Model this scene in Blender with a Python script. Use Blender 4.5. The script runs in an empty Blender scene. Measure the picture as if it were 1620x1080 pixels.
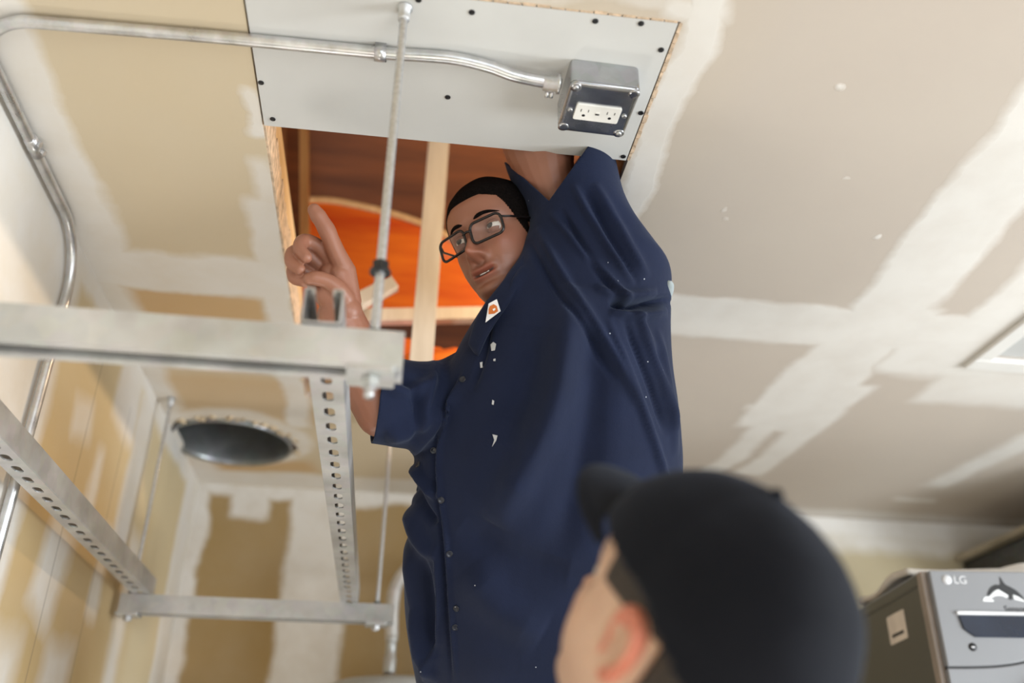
import bpy, bmesh, math, random
import numpy as np
from mathutils import Vector, Matrix
from mathutils.bvhtree import BVHTree
random.seed(3); rng = np.random.default_rng(3)
PI = math.pi
C = bpy.context.scene.collection

# ---------------------------------------------------------------- camera (all sizes in metres, camera at the origin, ceiling 1 m above it)
FOC = 1470.0
_up = np.array([42, -2800, 1470.]); _b = np.array([-221, 768, 1470.])
_up /= np.linalg.norm(_up); _b -= _b.dot(_up) * _up; _b /= np.linalg.norm(_b)
_a = np.cross(_b, _up); _a = _a if _a[0] > 0 else -_a
M = np.array([_a, _b, _up])                      # world = M @ camera(x right, y down, z forward)
def pt(x, y, d):                                  # a surveyed point: image direction and its own distance
    return M @ np.array([(x - 810) / FOC * d, (y - 540) / FOC * d, d])
def cdir(v): return M @ np.array(v, float)
cam = bpy.data.objects.new('camera', bpy.data.cameras.new('camera')); C.objects.link(cam)
cam.matrix_world = Matrix([list(M @ [1, 0, 0]) + [0], list(M @ [0, -1, 0]) + [0], list(M @ [0, 0, -1]) + [0], [0, 0, 0, 1]]).inverted().transposed().inverted().transposed() if False else Matrix(
    [[(M @ [1, 0, 0])[i], (M @ [0, -1, 0])[i], (M @ [0, 0, -1])[i], 0] for i in range(3)] + [[0, 0, 0, 1]])
cam.data.sensor_width = 36; cam.data.lens = 36 * FOC / 1620; cam.data.clip_start = .02
cam.data.dof.use_dof = True; cam.data.dof.focus_distance = 1.50; cam.data.dof.aperture_fstop = 1.7
bpy.context.scene.camera = cam

# ---------------------------------------------------------------- world, lights, exposure
sc = bpy.context.scene
w = bpy.data.worlds.new('world'); sc.world = w; w.use_nodes = True
w.node_tree.nodes['Background'].inputs[0].default_value = (.80, .90, 1.0, 1)
w.node_tree.nodes['Background'].inputs[1].default_value = 1.6
def area(name, loc, target, sx, sy, power, col):
    l = bpy.data.lights.new(name, 'AREA'); l.shape = 'RECTANGLE'; l.size = sx; l.size_y = sy; l.energy = power; l.color = col
    o = bpy.data.objects.new(name, l); C.objects.link(o); o.location = loc
    o.rotation_euler = (Vector(target) - Vector(loc)).to_track_quat('-Z', 'Y').to_euler(); return o
area('garage_daylight', (2.2, -2.4, -.3), (.4, 1.6, .6), 2.4, 1.6, 38, (.93, .97, 1.0))
area('side_daylight', (3.0, .5, -.1), (.2, 1.7, .5), 1.0, 1.3, 58, (.88, .95, 1.0))
area('floor_fill_light', (.2, .2, -1.25), (.2, 1.6, 1.0), .9, .9, 9, (1.0, .95, .86))  # unseen fill, added to light the ceiling from below
area('rear_fill_light', (-.30, 2.2, -1.1), (.25, 1.6, .4), .35, .35, 5, (1.0, .97, .92))  # unseen fill, added for the sheen on the shirt's left side
pl = bpy.data.lights.new('attic_bulb_light', 'POINT'); pl.energy = 20; pl.color = (1.0, .74, .46); pl.shadow_soft_size = .035
po = bpy.data.objects.new('attic_bulb_light', pl); C.objects.link(po); po.location = (.66, 1.72, 1.385)
sc.view_settings.view_transform = 'Standard'; sc.view_settings.look = 'None'; sc.view_settings.gamma = 1
sc.view_settings.use_curve_mapping = False; sc.view_settings.exposure = 0.68
sc.cycles.use_denoising = True; sc.cycles.max_bounces = 10; sc.cycles.diffuse_bounces = 5

# ---------------------------------------------------------------- materials
def lin(r, g, b): return tuple(((c / 255) / 12.92 if c / 255 <= .04045 else ((c / 255 + .055) / 1.055) ** 2.4) for c in (r, g, b)) + (1,)
class NT:
    def __init__(s, name):
        s.m = bpy.data.materials.new(name); s.m.use_nodes = True; s.t = s.m.node_tree
        s.p = s.t.nodes['Principled BSDF']; s.out = s.t.nodes['Material Output']
    def n(s, typ, **kw):
        nd = s.t.nodes.new(typ)
        for k, v in kw.items(): setattr(nd, k, v)
        return nd
    def l(s, a, b): s.t.links.new(a, b)
    def setv(s, sock, v):
        if isinstance(v, bpy.types.NodeSocket): s.l(v, sock)
        else: sock.default_value = v
    def coord(s): return s.n('ShaderNodeTexCoord').outputs['Object']
    def noise(s, scale, detail=4, vec=None, rough=.55):
        nd = s.n('ShaderNodeTexNoise'); nd.inputs['Scale'].default_value = scale; nd.inputs['Detail'].default_value = detail
        nd.inputs['Roughness'].default_value = rough
        s.l(vec if vec is not None else s.coord(), nd.inputs['Vector']); return nd
    def ramp(s, v, lo, hi, a=0., b=1.):
        nd = s.n('ShaderNodeMapRange'); s.l(v, nd.inputs['Value'])
        for k, x in zip(('From Min', 'From Max', 'To Min', 'To Max'), (lo, hi, a, b)): nd.inputs[k].default_value = x
        return nd.outputs[0]
    def math(s, op, a, b=0.):
        nd = s.n('ShaderNodeMath', operation=op); s.setv(nd.inputs[0], a); s.setv(nd.inputs[1], b); return nd.outputs[0]
    def vm(s, op, a, b=None, out=0):
        nd = s.n('ShaderNodeVectorMath', operation=op); s.setv(nd.inputs[0], a)
        if b is not None: s.setv(nd.inputs[1], b)
        return nd.outputs[out]
    def mix(s, f, a, b):
        nd = s.n('ShaderNodeMix', data_type='RGBA'); s.setv(nd.inputs[0], f); s.setv(nd.inputs[6], a); s.setv(nd.inputs[7], b); return nd.outputs[2]
    def bump(s, h, st=.3, dist=.001):
        nd = s.n('ShaderNodeBump'); nd.inputs['Strength'].default_value = st; nd.inputs['Distance'].default_value = dist
        s.l(h, nd.inputs['Height']); s.l(nd.outputs[0], s.p.inputs['Normal'])
    def boxes(s, vec, lst, axis):                 # soft-edged box masks, lst of (ca, cb, ha, hb, rot_deg, soft, strength)
        acc = None
        for (ca, cb, ha, hb, rot, soft, k) in lst:
            c = {'z': (ca, cb, 0), 'x': (0, ca, cb), 'y': (ca, 0, cb)}[axis]
            h = {'z': (ha, hb, 99), 'x': (99, ha, hb), 'y': (ha, 99, hb)}[axis]
            v = s.vm('SUBTRACT', vec, c)
            if rot:
                r = s.n('ShaderNodeVectorRotate', rotation_type='AXIS_ANGLE'); s.l(v, r.inputs['Vector'])
                r.inputs['Axis'].default_value = {'z': (0, 0, 1), 'x': (1, 0, 0), 'y': (0, 1, 0)}[axis]; r.inputs['Angle'].default_value = -math.radians(rot); v = r.outputs[0]
            v = s.vm('SUBTRACT', s.vm('ABSOLUTE', v), h)
            sp = s.n('ShaderNodeSeparateXYZ'); s.l(v, sp.inputs[0])
            a, b = {'z': (0, 1), 'x': (1, 2), 'y': (0, 2)}[axis]
            mx = s.math('SMOOTH_MAX', sp.outputs[a], sp.outputs[b]); mx.node.inputs[2].default_value = .03
            mk = s.ramp(mx, -soft, soft, k, 0)
            acc = mk if acc is None else s.math('MAXIMUM', acc, mk)
        return acc
    def disks(s, vec, lst, acc=None):             # (center xyz, r, soft, strength)
        for (c, r, soft, k) in lst:
            d = s.vm('DISTANCE', vec, c, out=1); mk = s.ramp(d, r - soft, r + soft, k, 0)
            acc = mk if acc is None else s.math('MAXIMUM', acc, mk)
        return acc
def simple(name, col, rough=.6, metal=0., noise=None, amt=.15, bump=None, spec=None, **kw):
    t = NT(name); t.p.inputs['Roughness'].default_value = rough; t.p.inputs['Metallic'].default_value = metal
    if spec is not None: t.p.inputs['Specular IOR Level'].default_value = spec
    nz = t.noise(noise or 14, 4)
    c2 = tuple(min(1, c * (1 - amt)) for c in col[:3]) + (1,); c3 = tuple(min(1, c * (1 + amt)) for c in col[:3]) + (1,)
    t.l(t.mix(t.ramp(nz.outputs[0], .3, .7), c2, c3), t.p.inputs['Base Color'])
    if bump: t.bump(t.noise(bump[0], 5).outputs[0], bump[1], bump[2])
    for k, v in kw.items(): t.p.inputs[k].default_value = v
    return t.m
WHITE = lin(221, 217, 211)
def drywall(name, paper_fn, axis, boxes, disks=(), warp=.035, lines=()):
    t = NT(name); t.p.inputs['Roughness'].default_value = .9; t.p.inputs['Specular IOR Level'].default_value = .2
    co = t.coord()
    n1 = t.noise(5, 2.5, co); wv = t.vm('SCALE', t.vm('SUBTRACT', n1.outputs[1], (.5, .5, .5))); wv.node.inputs[3].default_value = warp * 2
    v = t.vm('ADD', co, wv)
    n2 = t.noise(45, 3, co); w2 = t.vm('SCALE', t.vm('SUBTRACT', n2.outputs[1], (.5, .5, .5))); w2.node.inputs[3].default_value = .012
    v = t.vm('ADD', v, w2)
    acc = t.boxes(v, boxes, axis); acc = t.disks(v, disks, acc)
    paper = paper_fn(t, co, v)
    mott = t.ramp(t.noise(2.3, 5, co, .6).outputs[0], .3, .7, .0, .22)
    paper = t.mix(mott, paper, (.60, .55, .47, 1))
    thin = t.ramp(t.noise(9, 5, co).outputs[0], .25, .6, .72, 1.0)        # compound is scraped thin in places
    col = t.mix(t.math('MULTIPLY', acc, thin), paper, WHITE)
    for (c, h, rot) in lines:
        ln = t.boxes(co, [(c[0], c[1], h[0], h[1], rot, .0015, .6)], axis); col = t.mix(ln, col, (.12, .10, .08, 1))
    t.l(col, t.p.inputs['Base Color'])
    hgt = t.math('ADD', t.math('MULTIPLY', acc, 1.0), t.math('MULTIPLY', t.noise(60, 4, co).outputs[0], .12))
    t.bump(hgt, .5, .002)
    return t.m
# ceiling: light tan paper on the left, greyer board on the right
def ceil_paper(t, co, v):
    sp = t.n('ShaderNodeSeparateXYZ'); t.l(co, sp.inputs[0])
    f = t.ramp(sp.outputs[0], -.1, .5)
    c = t.mix(f, lin(202, 186, 158), lin(190, 179, 168))
    f2 = t.boxes(v, [(-.46, 1.97, .14, .20, 0, .012, .85), (-.46, 2.86, .2, .05, -8, .02, .8), (-.42, 2.33, .22, .14, 0, .03, .55)], 'z')
    return t.mix(f2, c, lin(196, 160, 112))
ceil_boxes = [(-.62, 1.2, .055, .55, 0, .012, .95), (-.63, 2.3, .035, .6, 0, .015, .9),
    (-.45, 1.695, .26, .075, 0, .012, 1), (.95, 1.71, .75, .085, 0, .010, 1),
    (-.282, 1.95, .032, .55, 0, .010, 1), (-.272, 1.19, .016, .06, 0, .006, .9), (-.275, 1.6, .02, .3, 0, .01, .9),
    (.375, 1.15, .028, .45, 0, .008, .95), (.36, .88, .05, .02, 0, .01, .9), (.0, .875, .4, .012, 0, .006, .5),
    (1.0, 1.3, .085, .75, -4, .012, 1), (1.02, 1.95, .095, .35, 3, .012, 1), (1.0, 2.35, .035, .35, 4, .012, 1), (1.115, 2.33, .045, .35, 4, .012, 1),
    (1.30, 1.30, .11, .45, -2, .015, 1), (1.40, 1.80, .28, .11, 0, .02, 1), (1.7, 1.9, .4, .16, 0, .02, .9), (1.25, 1.87, .06, .05, 0, .02, .8),
    (1.75, 2.42, .045, .26, 8, .02, .95), (1.73, 2.81, .08, .018, 0, .01, .9), (.92, 2.16, .03, .015, 0, .01, .8),
    (-.3, 2.98, .5, .075, 0, .015, .95), (2., 3.0, 1.2, .04, 0, .015, .7), (-.62, 2.8, .05, .3, 0, .02, .9)]
ceil_disks = [((-.49, 2.62, 1.), .225, .015, .85)] + [((x, y, 1.), .008, .003, .9) for x, y in ((.55, 1.33), (.73, 1.2), (.86, 1.36), (.57, 1.36), (.62, 1.0))]
M_CEIL = drywall('ceiling drywall with taped joints', ceil_paper, 'z', ceil_boxes, ceil_disks)
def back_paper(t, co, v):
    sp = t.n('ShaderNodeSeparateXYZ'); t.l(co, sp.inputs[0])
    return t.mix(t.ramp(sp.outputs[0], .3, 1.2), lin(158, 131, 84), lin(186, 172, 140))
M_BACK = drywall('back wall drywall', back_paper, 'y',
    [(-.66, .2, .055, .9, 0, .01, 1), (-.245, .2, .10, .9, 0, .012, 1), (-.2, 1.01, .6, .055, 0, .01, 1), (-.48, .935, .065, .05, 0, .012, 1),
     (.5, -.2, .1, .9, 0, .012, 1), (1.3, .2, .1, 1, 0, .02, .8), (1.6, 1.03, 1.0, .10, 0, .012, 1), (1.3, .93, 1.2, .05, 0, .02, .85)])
def left_paper(t, co, v):
    return t.mix(t.boxes(v, [(1.9, -.2, .6, .85, 0, .1, .8)], 'x'), lin(206, 188, 150), lin(190, 160, 108))
M_LEFT = drywall('left wall drywall', left_paper, 'x',
    [(.9, .2, .78, 1.2, 0, .02, 1), (2.4, 1.0, 1.4, .055, 0, .015, 1), (2.13, .9, .10, .09, 0, .02, 1), (2.3, .75, .07, .22, 0, .02, .9),
     (1.86, .74, .055, .045, 15, .02, .9), (2.02, .63, .03, .09, 0, .02, .9), (1.90, .44, .075, .10, -10, .03, 1), (2.20, .50, .04, .1, 0, .02, .8), (2.06, .1, .08, .22, 0, .03, .8),
     (2.98, .2, .12, 1.3, 0, .015, 1), (1.75, .1, .08, .18, 0, .04, .8), (2.45, .45, .05, .2, 0, .03, .8)],
    lines=[((1.90, .5), (.0016, .5), 0), ((2.16, .45), (.0016, .45), 0)])
M_PLAINWALL = simple('painted wall', lin(205, 198, 186), .9, noise=3, amt=.05)
M_FLOOR = simple('concrete floor', lin(168, 162, 152), .75, noise=4, amt=.12)
M_PANEL = NT('primed grey drywall panel'); _p = M_PANEL
_p.l(_p.mix(_p.ramp(_p.noise(3).outputs[0], .3, .7), lin(206, 206, 203), lin(196, 195, 192)), _p.p.inputs['Base Color']); _p.p.inputs['Roughness'].default_value = .85
_p.bump(_p.noise(120).outputs[0], .15, .0006); M_PANEL = _p.m
def metal(name, col, rough=.38, nscale=20, m=.9, amt=.18):
    t = NT(name); t.p.inputs['Metallic'].default_value = m
    nz = t.noise(nscale, 6); vor = t.n('ShaderNodeTexVoronoi'); vor.inputs['Scale'].default_value = nscale * 4; t.l(t.coord(), vor.inputs['Vector'])
    a = t.mix(t.ramp(nz.outputs[0], .3, .7), tuple(c * (1 - amt) for c in col[:3]) + (1,), tuple(min(1, c * (1 + amt)) for c in col[:3]) + (1,))
    a = t.mix(.06, a, vor.outputs['Color'])
    hsv = t.n('ShaderNodeHueSaturation'); hsv.inputs['Saturation'].default_value = .35; t.l(a, hsv.inputs['Color'])
    t.l(hsv.outputs[0], t.p.inputs['Base Color']); t.l(t.ramp(nz.outputs[0], .3, .7, rough - .07, rough + .1), t.p.inputs['Roughness'])
    t.bump(nz.outputs[0], .06, .001); return t.m
M_STRUT = metal('galvanized strut', lin(196, 196, 194), .48, 12, .75)
M_COND = metal('galvanized conduit', lin(205, 205, 206), .33, 30, .9)
M_BOX = metal('zinc plated box steel', lin(176, 182, 190), .22, 14, .95)
M_DARKSTEEL = metal('dark steel', lin(62, 62, 66), .4, 30, .8)
M_DUCT = metal('dull duct sheet metal', lin(128, 134, 138), .32, 8, .7)
M_ROD = metal('threaded rod steel', lin(190, 194, 200), .35, 200, .8)
M_WHITEPLASTIC = simple('white plastic', lin(226, 224, 218), .35)
M_BLACK = simple('black plastic', lin(22, 22, 24), .35)
def wood(name, c1, c2, axis=1, rough=.7, sc_=8):
    t = NT(name); co = t.coord(); mp = t.n('ShaderNodeMapping'); t.l(co, mp.inputs[0])
    s = [sc_ * 5] * 3; s[axis] = sc_ * .5; mp.inputs['Scale'].default_value = s
    nz = t.noise(1, 6, mp.outputs[0], .65); t.l(t.mix(t.ramp(nz.outputs[0], .3, .7), c1, c2), t.p.inputs['Base Color'])
    t.p.inputs['Roughness'].default_value = rough; t.bump(nz.outputs[0], .3, .001); return t.m
M_LUMBER = wood('pale lumber', lin(196, 160, 112), lin(222, 192, 148), 1)
M_POST = wood('pale post lumber', lin(208, 198, 182), lin(228, 220, 206), 2)
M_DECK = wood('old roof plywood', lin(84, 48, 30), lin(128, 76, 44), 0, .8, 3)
M_OSB = wood('orange plywood', lin(186, 56, 6), lin(240, 134, 32), 0, .6, 2)  # strong orange is the boards' own colour
M_BROWN = wood('rough brown lumber', lin(110, 72, 46), lin(150, 104, 66), 2)
M_GYPEDGE = simple('crumbled gypsum edge', lin(204, 180, 154), .95, noise=60, amt=.35, bump=(90, .9, .003))

# ---------------------------------------------------------------- mesh helpers
def link(name, me, mat, parent=None, smooth=False, **props):
    o = bpy.data.objects.new(name, me); C.objects.link(o)
    if mat is not None:
        for m in (mat if isinstance(mat, (list, tuple)) else [mat]): me.materials.append(m)
    if parent is not None: o.parent = parent
    if smooth: me.polygons.foreach_set('use_smooth', [True] * len(me.polygons))
    for k, v in props.items(): o[k] = v
    return o
def obj(name, bm, mat, parent=None, smooth=False, bevel=0, **props):
    me = bpy.data.meshes.new(name); bmesh.ops.recalc_face_normals(bm, faces=bm.faces); bm.to_mesh(me); bm.free()
    o = link(name, me, mat, parent, smooth, **props)
    if bevel:
        b = o.modifiers.new('bevel', 'BEVEL'); b.width = bevel; b.segments = 2; b.limit_method = 'ANGLE'
    return o
def empty(name, loc, label=None, cat=None, group=None, rotz=0):
    o = bpy.data.objects.new(name, None); C.objects.link(o); o.location = loc; o.rotation_euler = (0, 0, rotz); o.empty_display_size = .05
    tag(o, label, cat, group); return o
def tag(o, label, cat, group=None):
    if label: o['label'] = label
    if cat: o['category'] = cat
    if group: o['group'] = group
    return o
def BM(): return bmesh.new()
def box(bm, lo, hi, mat=None):
    lo = Vector(lo); hi = Vector(hi)
    vs = [bm.verts.new((x, y, z)) for x in (lo.x, hi.x) for y in (lo.y, hi.y) for z in (lo.z, hi.z)]
    if mat is not None:
        for v in vs: v.co = mat @ v.co
    for f in ((0, 1, 3, 2), (4, 6, 7, 5), (0, 4, 5, 1), (2, 3, 7, 6), (0, 2, 6, 4), (1, 5, 7, 3)): bm.faces.new([vs[i] for i in f])
    return bm
def frame_of(d):
    d = Vector(d).normalized(); a = Vector((0, 0, 1)) if abs(d.z) < .9 else Vector((1, 0, 0))
    u = d.cross(a).normalized(); return u, d.cross(u).normalized(), d
def rings(bm, R, close=True):                     # loft a list of rings (lists of Vectors)
    vs = [[bm.verts.new(p) for p in r] for r in R]
    for a, b in zip(vs, vs[1:]):
        for i in range(len(a)): bm.faces.new((a[i], a[(i + 1) % len(a)], b[(i + 1) % len(a)], b[i]))
    if close:
        bm.faces.new(vs[0][::-1]); bm.faces.new(vs[-1])
    return vs
def tube(bm, pts, r, n=14, close=True):           # r: number or list
    pts = [Vector(p) for p in pts]; rr = r if isinstance(r, (list, tuple)) else [r] * len(pts); R = []; u = None
    for i, p in enumerate(pts):
        d = (pts[min(i + 1, len(pts) - 1)] - pts[max(i - 1, 0)]).normalized()
        if u is None: u = frame_of(d)[0]
        u = (u - d * u.dot(d)).normalized(); v = d.cross(u)
        R.append([p + (u * math.cos(2 * PI * k / n) + v * math.sin(2 * PI * k / n)) * rr[i] for k in range(n)])
    rings(bm, R, close); return bm
def spline(P, n=8):
    P = [np.array(p, float) for p in P]; out = []
    Q = [2 * P[0] - P[1]] + P + [2 * P[-1] - P[-2]]
    for i in range(1, len(Q) - 2):
        for k in range(n):
            t = k / n; a, b, c, d = Q[i - 1:i + 3]
            out.append(.5 * ((2 * b) + (c - a) * t + (2 * a - 5 * b + 4 * c - d) * t * t + (3 * b - a - 3 * c + d) * t ** 3))
    out.append(P[-1]); return out
def arc_path(P, rad, n=8):                        # polyline with rounded corners
    P = [Vector(p) for p in P]; out = [P[0]]
    for a, b, c in zip(P, P[1:], P[2:]):
        d1 = (a - b).normalized(); d2 = (c - b).normalized()
        for k in range(n + 1):
            t = k / n; out.append((b + d1 * rad) * (1 - t) ** 2 + b * 2 * t * (1 - t) + (b + d2 * rad) * t * t)
    out.append(P[-1]); return out
def cyl(bm, c, d, r, h, n=20, r2=None):
    c = Vector(c); u, v, d = frame_of(d); r2 = r if r2 is None else r2
    rings(bm, [[c + (u * math.cos(2 * PI * k / n) + v * math.sin(2 * PI * k / n)) * q + d * z for k in range(n)] for q, z in ((r, 0), (r2, h))]); return bm
def lathe(bm, c, d, prof, n=32, close=True):
    c = Vector(c); u, v, d = frame_of(d)
    rings(bm, [[c + (u * math.cos(2 * PI * k / n) + v * math.sin(2 * PI * k / n)) * q + d * z for k in range(n)] for q, z in prof], close); return bm
def prism(bm, poly, ax0, ax1, ax2, o, th):       # poly in (ax0, ax1) at o, thickness along ax2
    o = Vector(o); ax0, ax1, ax2 = Vector(ax0), Vector(ax1), Vector(ax2)
    rings(bm, [[o + ax0 * x + ax1 * y + ax2 * z for x, y in poly] for z in (0, th)]); return bm
def rrect(w, h, r, n=4, cx=0, cy=0):
    return [(cx + sx * (w / 2 - r) + r * math.cos(a0 + k * PI / 2 / n), cy + sy * (h / 2 - r) + r * math.sin(a0 + k * PI / 2 / n))
            for sx, sy, a0 in ((1, 1, 0), (-1, 1, PI / 2), (-1, -1, PI), (1, -1, 3 * PI / 2)) for k in range(n + 1)]

# ---------------------------------------------------------------- ROOM
FL, CE = -1.44, 1.0
X0, X1, Y0, Y1 = -.65, 3.6, -3.0, 3.05
OX0, OX1, OY0, OY1 = -.258, .345, 1.208, 2.29       # opening cut in the ceiling
PY0 = .905                                          # panel fills PY0..OY0
DC, DR = (-.495, 2.655), .172
HX0, HX1, HY0, HY1 = 1.352, 1.97, 1.25, 1.80        # attic hatch
TH = .016
bm = BM()
def slab(x0, x1, y0, y1): box(bm, (x0, y0, CE), (x1, y1, CE + TH))
slab(X0, OX0, Y0, 2.44); slab(OX0, OX1, Y0, PY0 - .002); slab(OX0, OX1, OY1, 2.44)
slab(OX1, HX0, Y0, 2.44); slab(HX0, HX1, Y0, HY0); slab(HX0, HX1, HY1, 2.44); slab(HX1, X1, Y0, 2.44)
slab(-.28, X1, 2.44, Y1)
# square piece with the ragged round duct hole
n = 48; R = []
for z in (CE, CE + TH):
    for kind in (0, 1):
        ring = []
        for k in range(n):
            a = 2 * PI * k / n; ca, sa = math.cos(a), math.sin(a)
            if kind == 0:
                r = DR + .012 + .006 * math.sin(5 * a + 1) + .004 * math.sin(13 * a); ring.append(Vector((DC[0] + r * ca, DC[1] + r * sa, z)))
            else:
                tx = ((-.28 if ca > 0 else X0) - DC[0]) / ca if abs(ca) > 1e-6 else 1e9
                ty = ((Y1 if sa > 0 else 2.44) - DC[1]) / sa if abs(sa) > 1e-6 else 1e9
                t = min(tx, ty); ring.append(Vector((DC[0] + t * ca, DC[1] + t * sa, z)))
        R.append(ring)
# the duct hole pokes slightly past the wall line, keep it inside
for r in (R[0], R[2]):
    for p in r: p.x = max(p.x, X0 + .004)
vv = [[bm.verts.new(p) for p in r] for r in R]
for a, b in ((0, 1), (1, 3), (3, 2), (2, 0)):
    for k in range(n): bm.faces.new((vv[a][k], vv[a][(k + 1) % n], vv[b][(k + 1) % n], vv[b][k]))
for cx, cy in ((X0, 2.44), (X0, Y1), (-.28, 2.44), (-.28, Y1)):
    dd = sorted(range(n), key=lambda k: (R[1][k].x - cx) ** 2 + (R[1][k].y - cy) ** 2)
    a = [k for k in dd[:4] if abs(R[1][k].x - cx) < 1e-6][:1]; b = [k for k in dd[:4] if abs(R[1][k].y - cy) < 1e-6][:1]
    if a and b and a != b:
        c0 = bm.verts.new((cx, cy, CE)); bm.faces.new((vv[1][a[0]], vv[1][b[0]], c0))
ceiling = obj('ceiling', bm, M_CEIL, kind='structure')
def wall(name, lo, hi, mat): return obj(name, box(BM(), lo, hi), mat, kind='structure')
wall('wall_left', (X0 - .1, Y0, FL), (X0, Y1 + .1, CE), M_LEFT)
wall('wall_back', (X0, Y1, FL), (X1, Y1 + .1, CE), M_BACK)
wall('wall_right', (X1, Y0, FL), (X1 + .1, Y1 + .1, CE), M_PLAINWALL)
bm = BM(); box(bm, (X0, Y0 - .1, FL), (-.3, Y0, CE)); box(bm, (3.3, Y0 - .1, FL), (X1, Y0, CE)); box(bm, (-.3, Y0 - .1, .78), (3.3, Y0, CE))
obj('wall_front', bm, M_PLAINWALL, kind='structure')       # open garage door behind the camera
wall('floor', (X0 - .1, Y0 - 3, FL - .08), (X1 + .1, Y1 + .1, FL), M_FLOOR)
# panel with its screws
pan = obj('drywall_panel', box(BM(), (OX0 + .003, PY0, CE - .0015), (OX1 - .004, OY0, CE + TH - .002)), M_PANEL, ceiling, label='pale grey unpainted drywall panel screwed beside the opening')
bm = BM(); lathe(bm, (0, 0, 0), (0, 0, -1), [(.0045, 0), (.0045, .0012), (.0030, .0014), (.0018, .0004)], 10); s0 = None
for (x, y) in ((.033, 1.099), (-.25, 1.109), (.054, .926), (.226, .917), (.29, .912), (.331, .956), (.334, 1.198), (-.02, .915), (-.24, 1.19), (.336, 1.09)):
    if s0 is None: s0 = obj('screw', bm, M_BLACK, pan, True); o = s0
    else: o = s0.copy(); C.objects.link(o)
    o.location = (x, y, CE - .0015)
bm = BM()                                            # ragged seam shadow gaps around the panel: torn paper strips
for i in range(16):
    y = PY0 + i * .019; d = .002 + .003 * random.random(); box(bm, (OX1 - .002, y, CE - .0016), (OX1 + d, y + .017, CE + .001))
for i in range(30):
    x = OX0 + i * .02; d = .001 + .003 * random.random(); box(bm, (x, PY0 - d - .001, CE - .0014), (x + .018, PY0 - .0005, CE + .001))
obj('torn_paper_edge', bm, M_GYPEDGE, ceiling)
# opening lining: crumbled edge, joist, header
bm = BM(); N = 46
for i in range(N):
    y = OY0 + .002 + i * (OY1 - OY0) / N; d = .003 + .0015 * random.random()
    box(bm, (OX0 - .012, y, CE + .002), (OX0 + d, y + (OY1 - OY0) / N * 1.0, CE + .060 + .012 * random.random()))
obj('broken_board_edge', bm, M_GYPEDGE, ceiling)
obj('ceiling_joist', box(BM(), (OX0 - .045, .9, CE + .03), (OX0 - .006, 2.9, CE + .155)), M_LUMBER, ceiling)
obj('ceiling_joist', box(BM(), (OX1 + .004, .9, CE + .018), (OX1 + .042, 2.9, CE + .155)), M_LUMBER, ceiling)
obj('ceiling_joist', box(BM(), (OX0 - .005, OY1 + .004, CE + .018), (OX1, OY1 + .042, CE + .12)), M_LUMBER, ceiling)
obj('ceiling_joist', box(BM(), (OX0 - .005, PY0 - .03, CE + .018), (OX1, PY0 + .006, CE + .12)), M_LUMBER, ceiling)
# attic
att = [(-1.8, 4.6)]
def slope_z(y): return 1.28 + .60 * (3.35 - y)
bm = BM()
for i in range(5):                                   # roof boards as sheets with joints
    ya, yb = -.2 + i * .72, -.2 + (i + 1) * .72 - .006
    prism(bm, [(ya, slope_z(ya)), (yb, slope_z(yb)), (yb, slope_z(yb) + .02), (ya, slope_z(ya) + .02)], (0, 1, 0), (0, 0, 1), (1, 0, 0), (-1.8, 0, 0), 4.2)
obj('roof_decking', bm, M_DECK, ceiling, label='dark brown plywood roof decking seen through the opening')
bm = BM(); box(bm, (-1.8, 3.33, 1.02), (2.4, 3.36, 1.4)); box(bm, (-1.84, -.2, 1.02), (-1.8, 3.36, 3.5)); box(bm, (2.4, -.2, 1.02), (2.44, 3.36, 3.5)); box(bm, (-1.8, -.24, 1.02), (2.4, -.2, 3.5))
obj('attic_gable', bm, M_DECK, ceiling)
for x in (-.46, 1.0):                                 # rafters under the deck
    bm = BM(); prism(bm, [(.2, slope_z(.2) - .13), (3.3, slope_z(3.3) - .13), (3.3, slope_z(3.3) - .002), (.2, slope_z(.2) - .002)], (0, 1, 0), (0, 0, 1), (1, 0, 0), (x, 0, 0), .038)
    obj('rafter', bm, M_BROWN, ceiling)
def q(x, y, yy):                                      # direction carried to the plane y = yy
    v = pt(x, y, 1.); return v * yy / v[1]
def plank(name, P0, P1, wd, th, mat, wdir, **kw):
    P0, P1 = Vector(P0), Vector(P1); d = (P1 - P0); L = d.length; d.normalize(); wv = (Vector(wdir) - d * Vector(wdir).dot(d)).normalized(); tv = d.cross(wv)
    bm = BM(); R = [[P0 + d * s + wv * a + tv * b for a, b in ((-wd / 2, -th / 2), (wd / 2, -th / 2), (wd / 2, th / 2), (-wd / 2, th / 2))] for s in (0, L)]
    rings(bm, R); return obj(name, bm, mat, ceiling, bevel=.001, **kw)
plank('attic_post', q(697, 190, 2.0), q(662, 620, 2.0), .055, .038, M_POST, (1, 0, 0), label='pale lumber post standing in the attic opening')
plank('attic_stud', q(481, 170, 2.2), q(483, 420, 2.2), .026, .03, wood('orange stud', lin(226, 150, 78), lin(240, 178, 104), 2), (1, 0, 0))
plank('attic_rail', q(560, 502, 2.12), q(820, 497, 2.16), .036, .03, M_POST, (0, 0, 1))
plank('wood_block', q(566, 478, 2.0), q(624, 448, 2.0), .036, .03, M_POST, (0, 0, 1))
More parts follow.
